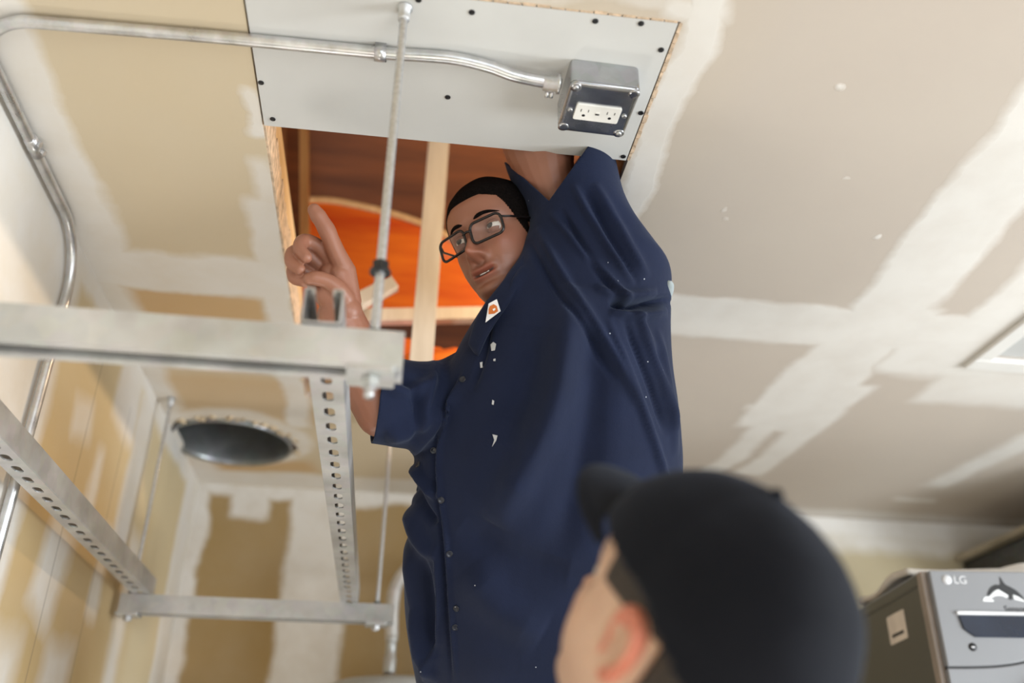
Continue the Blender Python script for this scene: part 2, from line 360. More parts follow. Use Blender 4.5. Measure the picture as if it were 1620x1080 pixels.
# curved orange board with a pale upper edge
YB = 2.28; bm = BM(); top = [q(x, y, YB) for x, y in ((478, 316), (520, 316), (570, 325), (640, 343), (700, 368), (745, 400), (800, 450), (840, 500))]
bot = [q(x, y, YB) for x, y in ((478, 500), (520, 500), (570, 500), (640, 500), (700, 500), (745, 500), (800, 502), (840, 520))]
T = spline(top, 4); Bt = spline(bot, 4)
rings(bm, [[Vector(t), Vector(b), Vector(b) + Vector((0, .02, 0)), Vector(t) + Vector((0, .02, 0))] for t, b in zip(T, Bt)])
obj('curved_board', bm, M_OSB, ceiling, label='orange curved board in the attic')
bm = BM(); tube(bm, [Vector(t) + Vector((0, -.006, -.006)) for t in T], .0105, 8); obj('board_edge', bm, M_LUMBER, ceiling, True)
for (x, y, yy, r) in ((618, 545, 2.1, .062), (722, 556, 2.0, .045)):
    c = q(x, y, yy); bm = BM(); tube(bm, [Vector(c) + Vector((dx, .1 * abs(dx) + .08, -.2 * abs(dx))) for dx in np.linspace(-.13, .13, 15)], [r * (1 + .06 * (i % 2)) for i in range(15)], 18)
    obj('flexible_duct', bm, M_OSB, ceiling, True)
# bulb that lights the attic
bm = BM(); lathe(bm, (.66, 1.72, 1.66), (0, 0, -1), [(.02, 0), (.02, .06), (.016, .07), (.028, .10)], 16)
obj('bulb_holder', bm, M_WHITEPLASTIC, ceiling, True)
_e = NT('glowing bulb'); _e.p.inputs['Emission Color'].default_value = (1, .74, .46, 1); _e.p.inputs['Emission Strength'].default_value = 6
bm = BM(); ball_c = Matrix.Translation((.66, 1.72, 1.44)); bmesh.ops.create_uvsphere(bm, u_segments=16, v_segments=10, radius=.03, matrix=ball_c); obj('bulb', bm, _e.m, ceiling, True).visible_shadow = True
bm = BM(); prism(bm, [(-.02, 0), (.02, 0), (.02, .66), (-.02, .66)], (1, 0, 0), (0, 0, 1), (0, 1, 0), (.66, 1.70, 1.66), .03); obj('bulb_bracket', bm, M_BROWN, ceiling)

# duct collar in the ceiling
t = empty('round_duct', (DC[0], DC[1], CE), 'round dark sheet metal duct opening in the ceiling near the corner', 'duct')
bm = BM(); n = 48
prof = [(DR + .004, .022), (DR + .006, -.006), (DR + .002, -.010), (DR - .003, -.006)] + [(DR - .004 - (.003 if i % 2 else 0), .005 + i * .022) for i in range(14)] + [(.03, .32), (.001, .32)]
lathe(bm, (0, 0, 0), (0, 0, 1), prof, n, False); obj('duct_sleeve', bm, M_DUCT, t, True)
bm = BM(); box(bm, (-DR * .93, -.003, .17), (DR * .93, .003, .19)); obj('damper_bar', bm, M_DARKSTEEL, t)
# crumbs of foam sealant round the duct
M_FOAM = simple('cream sealant', lin(196, 178, 150), .9, noise=40, amt=.3, bump=(60, 1, .004))
bm = BM()
for i in range(46):
    a = rng.uniform(-.2, PI + .5) + PI * 0; r = DR + rng.uniform(.012, .03)
    x = DC[0] + r * math.cos(a + PI); y = DC[1] + r * math.sin(a + PI)
    if x < X0 + .015: continue
    bmesh.ops.create_icosphere(bm, subdivisions=1, radius=rng.uniform(.004, .010), matrix=Matrix.Translation((x, y, CE - .002)))
for v in bm.verts: v.co.x += rng.normal() * .0015; v.co.y += rng.normal() * .0015; v.co.z += rng.normal() * .001
o = obj('sealant_crumb', bm, M_FOAM, ceiling, kind='stuff')

# attic hatch
t = empty('ceiling_hatch', ((HX0 + HX1) / 2, (HY0 + HY1) / 2, CE), 'pale grey ceiling hatch in a white trim frame at right', 'hatch')
cx, cy = (HX0 + HX1) / 2, (HY0 + HY1) / 2; hw, hh = (HX1 - HX0) / 2, (HY1 - HY0) / 2
obj('hatch_door', box(BM(), (-hw + .012, -hh + .012, .004), (hw - .012, hh - .012, .016)), simple('hatch paint', lin(182, 182, 180), .7, noise=3, amt=.04), t)
M_TRIM = simple('white trim paint', lin(224, 222, 218), .5, noise=8, amt=.04)
for lo, hi in (((-hw - .03, hh - .01, -.012), (hw + .03, hh + .04, .0)), ((-hw - .03, -hh - .04, -.012), (hw + .03, -hh + .01, .0)), ((-hw - .03, -hh + .01, -.012), (-hw + .01, hh - .01, .0)), ((hw - .01, -hh + .01, -.012), (hw + .03, hh - .01, .0))):
    obj('trim_strip', box(BM(), lo, hi), M_TRIM, t, bevel=.003)

# ---------------------------------------------------------------- STRUT RACK hung on rods
SW, ST = .0413, .0026
def strut(name, L, label, group=None, slots=True, cut0=.02, parent=None):
    """channel along +X from 0..L, base at z=0, open upward, centred in y"""
    bm = BM(); h = SW / 2
    hp = .0508; nsl = int(L / hp); m0 = (L - nsl * hp) / 2
    def vert(x, y, z): return bm.verts.new((x, y, z))
    def quad(*p): bm.faces.new([vert(*a) for a in p])
    if slots:
        quad((0, -h, 0), (m0, -h, 0), (m0, h, 0), (0, h, 0)); quad((L - m0, -h, 0), (L, -h, 0), (L, h, 0), (L - m0, h, 0))
        for i in range(nsl):
            x0 = m0 + i * hp; xc = x0 + hp / 2; inner = rrect(.0286, .0143, .0068, 3, xc, 0)
            outer = []
            for (x, y) in inner:
                dx, dy = (x - xc) / (hp / 2), y / h; s = 1 / max(abs(dx), abs(dy)); outer.append((xc + dx * s * hp / 2, dy * s * h))
            # pull the nearest outer points onto the corners
            for cxx, cyy in ((x0, -h), (x0, h), (x0 + hp, -h), (x0 + hp, h)):
                k = min(range(len(outer)), key=lambda k: (outer[k][0] - cxx) ** 2 + (outer[k][1] - cyy) ** 2); outer[k] = (cxx, cyy)
            a = [vert(x, y, 0) for x, y in inner]; b = [vert(x, y, 0) for x, y in outer]
            for k in range(len(a)): bm.faces.new((a[k], a[(k + 1) % len(a)], b[(k + 1) % len(a)], b[k]))
    else: quad((0, -h, 0), (L, -h, 0), (L, h, 0), (0, h, 0))
    for s in (-1, 1):
        prof = [(s * h, 0), (s * h, SW), (s * (h - .0095), SW), (s * (h - .0095), SW - .007)]
        for (ya, za), (yb, zb) in zip(prof, prof[1:]): quad((0, ya, za), (L, ya, za), (L, yb, zb), (0, yb, zb))
    bmesh.ops.remove_doubles(bm, verts=bm.verts, dist=1e-5)
    o = obj(name, bm, M_STRUT, parent)
    so = o.modifiers.new('solid', 'SOLIDIFY'); so.thickness = ST; so.offset = 0
    return o
RX = -.038; FY, RY = .931, 2.350; ZT = .4825
# cross struts: open side down
sf = strut('strut_channel', 1.05, None, slots=False); sf.rotation_euler = (PI, 0, 0); sf.location = (-1.04 + .0, FY, ZT); sf.location.x = -.004 - 1.05
tag(sf, 'grey front cross channel nearest the camera, running off the left edge', 'channel', 'metal channels of the hanging rack')
sr = strut('strut_channel', .645, None, slots=False); sr.rotation_euler = (PI, 0, 0); sr.location = (.015 - .645, RY, ZT)
tag(sr, 'grey rear cross channel low in front of the brown taped wall', 'channel', 'metal channels of the hanging rack')
# long side struts on top, base down with slots
sl = strut('strut_channel', 1.52, None); sl.rotation_euler = (0, 0, PI / 2); sl.location = (-.586, .85, ZT + .003)
tag(sl, 'slotted long side channel at lower left against the left wall', 'channel', 'metal channels of the hanging rack')
s2 = strut('strut_channel', 1.46, None); s2.rotation_euler = (0, 0, PI / 2 + .0); s2.location = (-.096, .905, ZT + .003)
tag(s2, 'white slotted long side channel running back from the front corner near the hand', 'channel', 'metal channels of the hanging rack')
def hexnut(bm, c, d, r=.0095, h=.009):
    c = Vector(c); u, v, d = frame_of(d); rings(bm, [[c + (u * math.cos(k * PI / 3) + v * math.sin(k * PI / 3)) * r + d * z for k in range(6)] for z in (0, h)])
def rodthing(x, y, z0, z1, r, label, anchor=True):
    t = empty('threaded_rod', (x, y, z0), label, 'rod', 'threaded rods that hang the rack')
    bm = BM(); nseg = int((z1 - z0) / .004); tube(bm, [(0, 0, k * (z1 - z0) / nseg) for k in range(nseg + 1)], [r * (1 if k % 2 else .93) for k in range(nseg + 1)], 12); obj('rod', bm, M_ROD, t, True)
    if anchor:
        bm = BM(); lathe(bm, (0, 0, z1 - z0 - .024), (0, 0, 1), [(.0075, 0), (.0082, .002), (.0082, .020), (.011, .0205), (.011, .0228)], 16); obj('rod_coupler', bm, M_STRUT, t, True)
    zt = ZT - z0
    bm = BM(); hexnut(bm, (0, 0, zt + .001), (0, 0, 1)); obj('nut', bm, M_DARKSTEEL, t)
    bm = BM(); prism(bm, rrect(.052, .046, .003), (1, 0, 0), (0, 1, 0), (0, 0, -1), (0, 0, zt - SW - .001), .006); obj('square_washer', bm, M_STRUT, t)
    bm = BM(); hexnut(bm, (0, 0, zt - SW - .0075), (0, 0, -1), .0105); obj('nut', bm, M_STRUT, t)
    return t
tr = rodthing(RX, FY, ZT - .0413 - .03, CE - .0018, .0058, 'front threaded rod hanging from the grey panel to the front channel')
bm = BM(); hexnut(bm, (0, 0, .573 - tr.location.z), (0, 0, 1), .0105, .010); lathe(bm, (0, 0, .569 - tr.location.z), (0, 0, 1), [(.0125, 0), (.0125, .003)], 20); obj('jam_nut', bm, M_BLACK, tr)
rodthing(-.028, RY, ZT - .06, CE - .0002, .0052, 'thin rear threaded rod left of the navy shirt')
rodthing(-.610, RY - .0, ZT - .06, CE - .0002, .0045, 'thin rear threaded rod along the left wall')
# corner bolts
for (x, y, lab) in ((-.586, RY, 'small bolt under the left end of the rear channel'),):
    pass

# ---------------------------------------------------------------- CONDUIT and outlet box
t = empty('metal_conduit', (.19, 1.02, CE - .017), 'bent galvanized conduit running along ceiling and down the left wall', 'conduit')
off = Vector((.19, 1.02, CE - .017)); r = .0092; zc = CE - .012
P = arc_path([(-.628, 1.585, FL + .02), (-.628, 1.585, zc - .008), (-.628, 1.02, zc - .004), (-.05, 1.014, zc), (.07, 1.008, zc - .001), (.10, 1.013, zc - .012), (.192, 1.022, zc - .014)][0:7], .012, 6)
raw = [(-.636, 1.588, FL + .02), (-.636, 1.588, zc - .006), (-.634, 1.022, zc - .002), (.02, 1.010, zc)]
P = [Vector(raw[0])]
def bend(a, b, c, rad, n=12):
    a, b, c = Vector(a), Vector(b), Vector(c); d1 = (a - b).normalized(); d2 = (c - b).normalized(); ctr = b + (d1 + d2) * rad; out = []
    for k in range(n + 1):
        th = k / n * PI / 2; out.append(ctr - d2 * rad * math.cos(th) - d1 * rad * math.sin(th))
    return out
P += bend(raw[0], raw[1], raw[2], .11) + bend(raw[1], raw[2], raw[3], .085) + [Vector((-.3, 1.014, zc))]
P += [Vector(p) for p in spline([(-.05, 1.010, zc), (.03, 1.006, zc), (.085, 1.010, zc - .004), (.13, 1.016, zc - .012), (.196, 1.022, zc - .014)], 6)]
bm = BM(); tube(bm, [p - off for p in P], r, 16); obj('conduit_pipe', bm, M_COND, t, True)
def strap(x, y, z, axis, nm='pipe_strap'):
    bm = BM(); ax = Vector(axis); side = Vector((0, 1, 0)) if abs(ax.x) > .5 else Vector((-1, 0, 0)) if z < .9 else Vector((0, 1, 0)); side = ax.cross(Vector((0, 0, 1))).normalized()
    c = Vector((x, y, z)) - off
    prof = [side * math.cos(a) * .0105 + Vector((0, 0, -1)) * math.sin(a) * .0105 for a in np.linspace(-.3, PI + .3, 14)]
    prof = [side * .0105 + Vector((0, 0, .011))] + prof[1:-1] + [side * -.0105 + Vector((0, 0, .010)), side * -.026 + Vector((0, 0, .010))]
    R = [[c + p + ax * s for p in prof] + [c + p * 1.0 + p.normalized() * .0014 + ax * s for p in prof[::-1]] for s in (-.008, .008)]
    rings(bm, R); o = obj(nm, bm, M_COND, t, True)
    bm = BM(); cyl(bm, c + side * -.019 + Vector((0, 0, .0085)), (0, 0, -1), .0042, .003, 12); obj('strap_screw', bm, M_COND, o, True)
strap(-.07, 1.012, zc, (1, 0, 0))
# coupling on the wall run
c = Vector((-.634, 1.30, zc - .003)) - off
bm = BM(); lathe(bm, c, (0, 1, 0), [(.0095, -.022), (.0112, -.021), (.0112, -.002), (.0118, 0), (.0112, .002), (.0112, .021), (.0095, .022)], 18)
cp = obj('conduit_coupling', bm, M_COND, t, True)
for s in (-.011, .011):
    bm = BM(); hexnut(bm, c + Vector((.010, s, -.002)), (.9, 0, -.4), .005, .006); obj('set_screw', bm, M_COND, cp)
# connector at the box
c = Vector((.193, 1.0215, zc - .014)) - off
bm = BM(); lathe(bm, c, (1, 0, 0), [(.0095, -.024), (.0118, -.023), (.0118, -.004), (.0145, -.003), (.0145, .0015)], 20); cn = obj('box_connector', bm, M_COND, t, True)
bm = BM()
for s in (-.016, -.009): cyl(bm, c + Vector((s, .010, -.006)), (0, .8, -.5), .0032, .009, 10)
obj('set_screw', bm, M_COND, cn, True)

t = empty('outlet_box', (.256, 1.045, CE - .0016), 'square metal outlet box with white duplex receptacle on the grey panel', 'outlet')
t.rotation_euler = (0, 0, math.radians(1.5)); W = .104; H = .040
bm = BM(); prism(bm, rrect(W, W, .008), (1, 0, 0), (0, 1, 0), (0, 0, -1), (0, 0, 0), H); obj('box_body', bm, M_BOX, t, bevel=.001)
for k, (x, y) in enumerate(((-.016, 0), (.016, 0))):
    bm = BM(); cyl(bm, (x, -W / 2 + .0005, -H / 2), (0, -1, 0), .009, .0006, 20); obj('knockout', bm, M_BOX, t)
bm = BM()
cov = rrect(W + .001, W + .001, .012)
R = [[Vector((x, y, -H)) for x, y in cov], [Vector((x, y, -H - .0035)) for x, y in cov], [Vector((x * .965, y * .965, -H - .0060)) for x, y in cov], [Vector((x * .86, y * .86, -H - .0066)) for x, y in cov]]
rings(bm, R); cvr = obj('box_cover', bm, M_BOX, t, True)
for sx in (-1, 1):
    for sy in (-1, 1):
        bm = BM(); lathe(bm, (sx * .0435, sy * .0435, -H - .0055), (0, 0, -1), [(.0085, -.001), (.0085, .0012), (.0045, .0014)], 16); e = obj('corner_ear', bm, M_BOX, cvr, True)
for sx, sy in ((-1, -1), (1, 1)):
    bm = BM(); lathe(bm, (sx * .0435, sy * .0435, -H - .0065), (0, 0, -1), [(.0045, 0), (.0045, .002), (.003, .003)], 12); obj('cover_screw', bm, M_COND, cvr, True)
bm = BM(); prism(bm, rrect(.0686, .0335, .003), (1, 0, 0), (0, 1, 0), (0, 0, -1), (0, .004, -H - .0064), .0028); rc = obj('receptacle', bm, M_WHITEPLASTIC, t, bevel=.0006)
bm = BM()
for sx in (-1, 1):
    bm = BM(); x = sx * .020
    box(bm, (x - .0062, .004 - .0075, -H - .0094), (x - .0050, .004 - .0015, -H - .0091)) ; box(bm, (x + .0050, .004 - .0070, -H - .0094), (x + .0062, .004 - .0020, -H - .0091))
    obj('socket_slot', bm, M_BLACK, rc, kind='stuff')
    bm = BM(); cyl(bm, (x, .004 + .006, -H - .0091), (0, 0, -1), .0026, .0003, 12); obj('ground_slot', bm, M_BLACK, rc)
bm = BM(); box(bm, (-.003, .0035, -H - .0098), (.003, .0060, -H - .0091)); obj('test_button', bm, M_BLACK, rc)
bm = BM(); box(bm, (-.003, .0005, -H - .0098), (.003, .0028, -H - .0091)); obj('reset_button', bm, M_WHITEPLASTIC, rc)
for sx in (-1, 1):
    bm = BM(); lathe(bm, (sx * .0415, .004, -H - .0066), (0, 0, -1), [(.0040, 0), (.0038, .0018), (.002, .0022)], 12); obj('plate_screw', bm, M_COND, t, True)
#%%MORE%%

# ---------------------------------------------------------------- PEOPLE
def mesh_from(V, F, name='tmp'):
    me = bpy.data.meshes.new(name); me.from_pydata([tuple(v) for v in V], [], F); me.update(); return me
def fuse(bm, voxel, smooth=2, sf=.5):
    """one continuous skin from overlapping closed pieces"""
    me = bpy.data.meshes.new('t'); bmesh.ops.recalc_face_normals(bm, faces=bm.faces); bm.to_mesh(me); bm.free()
    o = bpy.data.objects.new('t', me); C.objects.link(o)
    r = o.modifiers.new('r', 'REMESH'); r.mode = 'VOXEL'; r.voxel_size = voxel; r.adaptivity = 0
    if smooth: s = o.modifiers.new('s', 'SMOOTH'); s.factor = sf; s.iterations = smooth
    dg = bpy.context.evaluated_depsgraph_get(); m2 = bpy.data.meshes.new_from_object(o.evaluated_get(dg))
    bpy.data.objects.remove(o); bpy.data.meshes.remove(me); return m2
def ball(bm, c, r, sub=3):
    bmesh.ops.create_icosphere(bm, subdivisions=sub, radius=1, matrix=Matrix.Translation(Vector(c)) @ Matrix.Diagonal((*((r,) * 3 if isinstance(r, (int, float)) else r), 1)))
def limb(bm, pts, radii, n=20, sub=5):
    P = spline([list(p) + [r] for p, r in zip(pts, radii)], sub)
    tube(bm, [p[:3] for p in P], [float(p[3]) for p in P], n)
    ball(bm, P[0][:3], float(P[0][3]) * .995); ball(bm, P[-1][:3], float(P[-1][3]) * .995)
HV = np.array(M @ [1, 0, 0]); HV[2] = 0; HV /= np.linalg.norm(HV)             # horizontal right
DV = np.cross([0, 0, 1], HV); 
def row_body(bm, rows, n=40, sub=5, tilt=None):
    """rows: (image y, left x, right x, distance, half thickness) -> horizontal oval rings"""
    R = []
    for (y, xl, xr, d, th) in spline(rows, sub):
        a, b = pt(xl, y, d), pt(xr, y, d); c = (a + b) / 2; hw = np.linalg.norm(b - a) / 2
        ring = []
        for k in range(n):
            an = 2 * PI * k / n; ca, sa = math.cos(an), math.sin(an); e = 2 / 2.25
            ring.append(Vector(c + HV * hw * math.copysign(abs(ca) ** e, ca) + DV * th * math.copysign(abs(sa) ** e, sa) + np.array([0, 0, 0])))
        R.append(ring)
    rings(bm, R)
def proj_all(V):
    Cc = V @ M; return np.stack([810 + FOC * Cc[:, 0] / Cc[:, 2], 540 + FOC * Cc[:, 1] / Cc[:, 2], Cc[:, 2]], 1)
def get_v(me):
    a = np.empty(len(me.vertices) * 3, np.float32); me.vertices.foreach_get('co', a); return a.reshape(-1, 3).astype(float)
def get_n(me):
    a = np.empty(len(me.vertices) * 3, np.float32); me.vertex_normals.foreach_get('vector', a); return a.reshape(-1, 3).astype(float)
def set_v(me, V): me.vertices.foreach_set('co', V.astype(np.float32).ravel()); me.update()
def folds(me, F, front=True):
    """cloth folds: F = list of (polyline, distance of cloth, width m, amplitude m) moved along the surface normal"""
    V = get_v(me); N = get_n(me); D = np.zeros(len(V))
    for poly, dep, wid, amp in F:
        P = np.array([pt(x, y, dep) for x, y in spline([np.array(p, float) for p in poly], 5)])
        best = np.full(len(V), 9.); tt = np.zeros(len(V)); tot = len(P) - 1
        vdir = V / np.linalg.norm(V, axis=1)[:, None]
        pc = V @ M; pc = pc[:, :2] / pc[:, 2:]; Q = P @ M; Q = Q[:, :2] / Q[:, 2:]
        for i, (a, b) in enumerate(zip(Q, Q[1:])):
            ab = b - a; t = np.clip(((pc - a) @ ab) / (ab @ ab + 1e-12), 0, 1); d = np.linalg.norm(pc - a - t[:, None] * ab, axis=1) * dep
            m = d < best; best[m] = d[m]; tt[m] = ((i + t) / tot)[m]
        taper = np.clip(np.minimum(tt, 1 - tt) * 5, 0, 1) ** .7
        facing = (N * vdir).sum(1) < .25
        amp *= 1.7; wid *= .9 if wid < .02 else 1.
        D += np.where(facing, amp * np.exp(-(best / wid) ** 2) * taper, 0)
    set_v(me, V + N * D[:, None])

# ---- head
def interp(z, tab):
    xs = [a for a, _ in tab]; ys = [b for _, b in tab]; return np.interp(z, xs, ys)
def smooth_interp(tab):
    xs = np.array([a for a, _ in tab]); ys = np.array([b for _, b in tab]); g = np.linspace(xs[0], xs[-1], 400); v = np.interp(g, xs, ys)
    k = np.hanning(21); k /= k.sum(); v2 = np.convolve(np.pad(v, 10, 'edge'), k, 'valid'); return lambda z: np.interp(z, g, v2)
fF = smooth_interp([(-.120, .055), (-.114, .078), (-.104, .090), (-.092, .091), (-.082, .086), (-.07, .092), (-.055, .094), (-.04, .092), (-.02, .090), (0, .087), (.014, .093), (.026, .097), (.05, .096), (.075, .086), (.095, .066), (.108, .044), (.116, .02), (.119, .002)])
fB = smooth_interp([(-.120, .0), (-.10, .045), (-.08, .068), (-.05, .084), (-.02, .094), (.02, .102), (.05, .100), (.08, .082), (.1, .058), (.112, .03), (.119, .002)])
fW = smooth_interp([(-.120, .020), (-.11, .034), (-.095, .044), (-.08, .053), (-.05, .064), (-.02, .0705), (.01, .073), (.04, .0745), (.07, .066), (.09, .052), (.105, .033), (.114, .016), (.119, .002)])
def g(x, c, s): return np.exp(-((x - c) / s) ** 2)
def head_point(az, z, heavy=0.):
    """az: 0 = straight ahead, positive to the head's right; returns local x (right), y (forward), z"""
    f, b, w_ = fF(z), fB(z), fW(z) + heavy * g(z, -.06, .045)
    e = 2 / 2.35; sx, cy = np.sin(az), np.cos(az)
    x = w_ * np.sign(sx) * np.abs(sx) ** e; dy = np.where(cy > 0, f, b); y = dy * np.sign(cy) * np.abs(cy) ** (e * np.where(cy > 0, .96, 1.0))
    fr = cy > 0
    ax = np.abs(x); d = np.zeros_like(x)
    nose = interp(z, [(-.056, 0), (-.050, .010), (-.042, .026), (-.036, .0285), (-.028, .024), (-.012, .015), (.002, .008), (.012, .001), (.02, 0)])
    nw = interp(z, [(-.056, .011), (-.040, .0115), (-.02, .0085), (.0, .0075), (.02, .008)])
    d += 1.15 * nose * np.exp(-(ax / nw) ** 2.4)
    d += .0115 * g(ax, .0145, .0060) * g(z, -.043, .0075)                         # nostril wings
    d -= .007 * g(ax, .0080, .0040) * g(z, -.0515, .004)
    d -= .0125 * g(ax, .032, .0150) * g(z, .0, .0115)                              # sockets
    d += .0045 * g(ax, .026, .018) * g(z, .0185, .007)                             # brow ridge
    d += .0050 * g(ax, .044, .016) * g(z, -.026, .016)                             # cheekbone
    d += .0050 * g(ax, .030, .010) * g(z, -.018, .007) * 0.3
    zl = z - 6.0 * ax ** 2
    lipw = np.clip(1 - (ax / .027) ** 2, 0, 1) ** .6
    d += .0050 * lipw * g(zl, -.0655, .0050) + .0062 * lipw * g(zl, -.0785, .0055) - .0085 * np.clip(1 - (ax / .024) ** 2, 0, 1) ** .5 * g(zl, -.0718, .0030)
    d -= .0022 * g(ax, .003, .003) * g(z, -.058, .004)
    d += .0013 * g(ax, .024 + (-.045 - z) * .35, .005) * g(z, -.055, .014) * -1     # nasolabial fold
    d += .0060 * g(ax, .0, .018) * g(z, -.100, .012)                               # chin
    d -= .0030 * g(ax, .0, .02) * g(z, -.088, .005)
    y = np.where(fr, y + d * np.clip(cy * 1.5, 0, 1), y)
    return x, y, z + 0 * x
class Head:
    def __init__(s, O, Fc, Uc, scale=1., heavy=.004):
        F = cdir(Fc); U = cdir(Uc); F = F / np.linalg.norm(F); U = U - F * U.dot(F); U /= np.linalg.norm(U)
        s.O, s.F, s.U, s.R = np.array(O), F, U, np.cross(F, U); s.k = scale; s.heavy = heavy
    def w(s, x, y, z): return s.O + s.k * (s.R * x + s.F * y + s.U * z)
    def wa(s, P): P = np.asarray(P); return s.O + s.k * (P[:, :1] * s.R + P[:, 1:2] * s.F + P[:, 2:] * s.U)
    def loc(s, V): Q = (V - s.O) / s.k; return np.stack([Q @ s.R, Q @ s.F, Q @ s.U], 1)
    def grid(s, nz=150, na=200, off=0., zs=None):
        zs = np.concatenate([np.linspace(-.1195, .1, nz), .1 + .019 * np.sin(np.linspace(.05, PI / 2, 16))]) if zs is None else zs
        R = []
        for z in zs:
            t = np.linspace(-1, 1, na, endpoint=False); az = PI * (t - .10 * np.sin(2 * PI * t) * 1.2)
            x, y, zz = head_point(az, np.full(na, z), s.heavy); R.append(np.stack([x, y, zz], 1))
        return R
    def add(s, bm):
        R = s.grid(); rings(bm, [[Vector(v) for v in s.wa(r)] for r in R])
    def ear(s, bm, side, x0=.070, big=1.):
        # closed ear: helix rim, concha hollow, lobe
        def outline(a):
            r = .0175 + .0125 * abs(math.sin(a)) ** 1.3 + .003 * math.sin(a) + (.004 * max(0, math.cos(a)) if math.sin(a) > -.3 else 0); return -r * math.cos(a) * .95, r * math.sin(a) * 1.06
        n = 36; R = []; ys, zs = -.012, -.012
        for u, h in ((1.0, -.004), (1.05, .004), (1.02, .010), (.93, .012), (.84, .0085), (.74, .0055), (.62, .007), (.5, .003), (.35, -.004), (.15, -.006)):
            ring = []
            for k in range(n):
                a = 2 * PI * k / n; oy, oz = outline(a); oy *= u * big; oz *= u * big
                back = .36 * (-(oy)) + .004; lift = h * (1 if math.sin(a) > -.75 or u < .6 else .5)
                ring.append(Vector(s.w(side * (x0 + max(back, -.004) + lift), ys + oy, zs + oz)))
            R.append(ring)
        base = [Vector(s.w(side * (x0 - .012), ys + outline(2 * PI * k / n)[0] * .75, zs + outline(2 * PI * k / n)[1] * .8)) for k in range(n)]
        rings(bm, [base] + R)
def tint(me, fn):
    V = get_v(me); col = np.ones((len(V), 4), np.float32); col[:, :3] = fn(V)
    a = me.color_attributes.new('tint', 'FLOAT_COLOR', 'POINT'); a.data.foreach_set('color', col.ravel())
def skin_material(name):
    t = NT(name); at = t.n('ShaderNodeVertexColor'); at.layer_name = 'tint'
    nz = t.noise(38, 5); c = t.mix(t.ramp(nz.outputs[0], .3, .7, 0, .25), at.outputs[0], (.30, .12, .085, 1))
    t.l(c, t.p.inputs['Base Color']); t.p.inputs['Roughness'].default_value = .45
    t.p.inputs['Subsurface Weight'].default_value = .12; t.p.inputs['Subsurface Radius'].default_value = (.012, .005, .003); t.p.inputs['Subsurface Scale'].default_value = .6
    t.bump(t.noise(420, 3).outputs[0], .25, .0006); return t.m
def cloth(name, col, spec=.25, rough=.85, flecks=False, sheen=.25, amt=.18):
    t = NT(name); co = t.coord()
    c = t.mix(t.ramp(t.noise(7, 5, co).outputs[0], .3, .7), tuple(x * (1 - amt) for x in col[:3]) + (1,), tuple(x * (1 + amt) for x in col[:3]) + (1,))
    if flecks:
        vo = t.n('ShaderNodeTexVoronoi'); vo.inputs['Scale'].default_value = 48; t.l(co, vo.inputs['Vector'])
        k = t.math('MULTIPLY', t.math('LESS_THAN', vo.outputs['Distance'], .055), t.math('GREATER_THAN', t.noise(3.2, 2, co).outputs[0], .56)); c = t.mix(k, c, (.42, .44, .48, 1))
    t.l(c, t.p.inputs['Base Color']); t.p.inputs['Roughness'].default_value = rough; t.p.inputs['Specular IOR Level'].default_value = spec
    t.p.inputs['Sheen Weight'].default_value = sheen; t.p.inputs['Sheen Roughness'].default_value = .5; t.p.inputs['Sheen Tint'].default_value = (.6, .72, 1, 1)
    h = t.math('ADD', t.math('MULTIPLY', t.noise(22, 5, co).outputs[0], 1.), t.math('MULTIPLY', t.noise(600, 2, co).outputs[0], .12)); t.bump(h, .35, .004); return t.m
M_SKIN = skin_material('tanned skin'); M_SKIN2 = skin_material('fair skin')
M_NAVY = cloth('navy work shirt twill', lin(16, 25, 50), flecks=True, sheen=.10)
M_TROUSER = cloth('dark trousers', lin(34, 34, 42))
M_CAP = cloth('black navy cap wool', lin(11, 12, 18), spec=.15, sheen=.08)
M_HAIR = simple('short black hair', lin(20, 16, 15), .9, spec=.05, noise=260, amt=.5, bump=(340, .8, .003))
M_GREYTEE = cloth('grey undershirt', lin(150, 158, 158))
M_FRAME = simple('dark spectacle frame', lin(24, 18, 18), .25)
M_EYE = simple('eye white', lin(225, 218, 210), .12); M_IRIS = simple('dark iris', lin(40, 24, 16), .08)
M_BUTTON = simple('dark navy button', lin(26, 30, 42), .3)
_g = NT('spectacle lens'); _t = _g.n('ShaderNodeBsdfTransparent'); _gl = _g.n('ShaderNodeBsdfGlossy'); _gl.inputs['Roughness'].default_value = .02
_ms = _g.n('ShaderNodeMixShader'); _ms.inputs[0].default_value = .03; _g.l(_t.outputs[0], _ms.inputs[1]); _g.l(_gl.outputs[0], _ms.inputs[2]); _g.l(_ms.outputs[0], _g.out.inputs[0]); M_LENS = _g.m

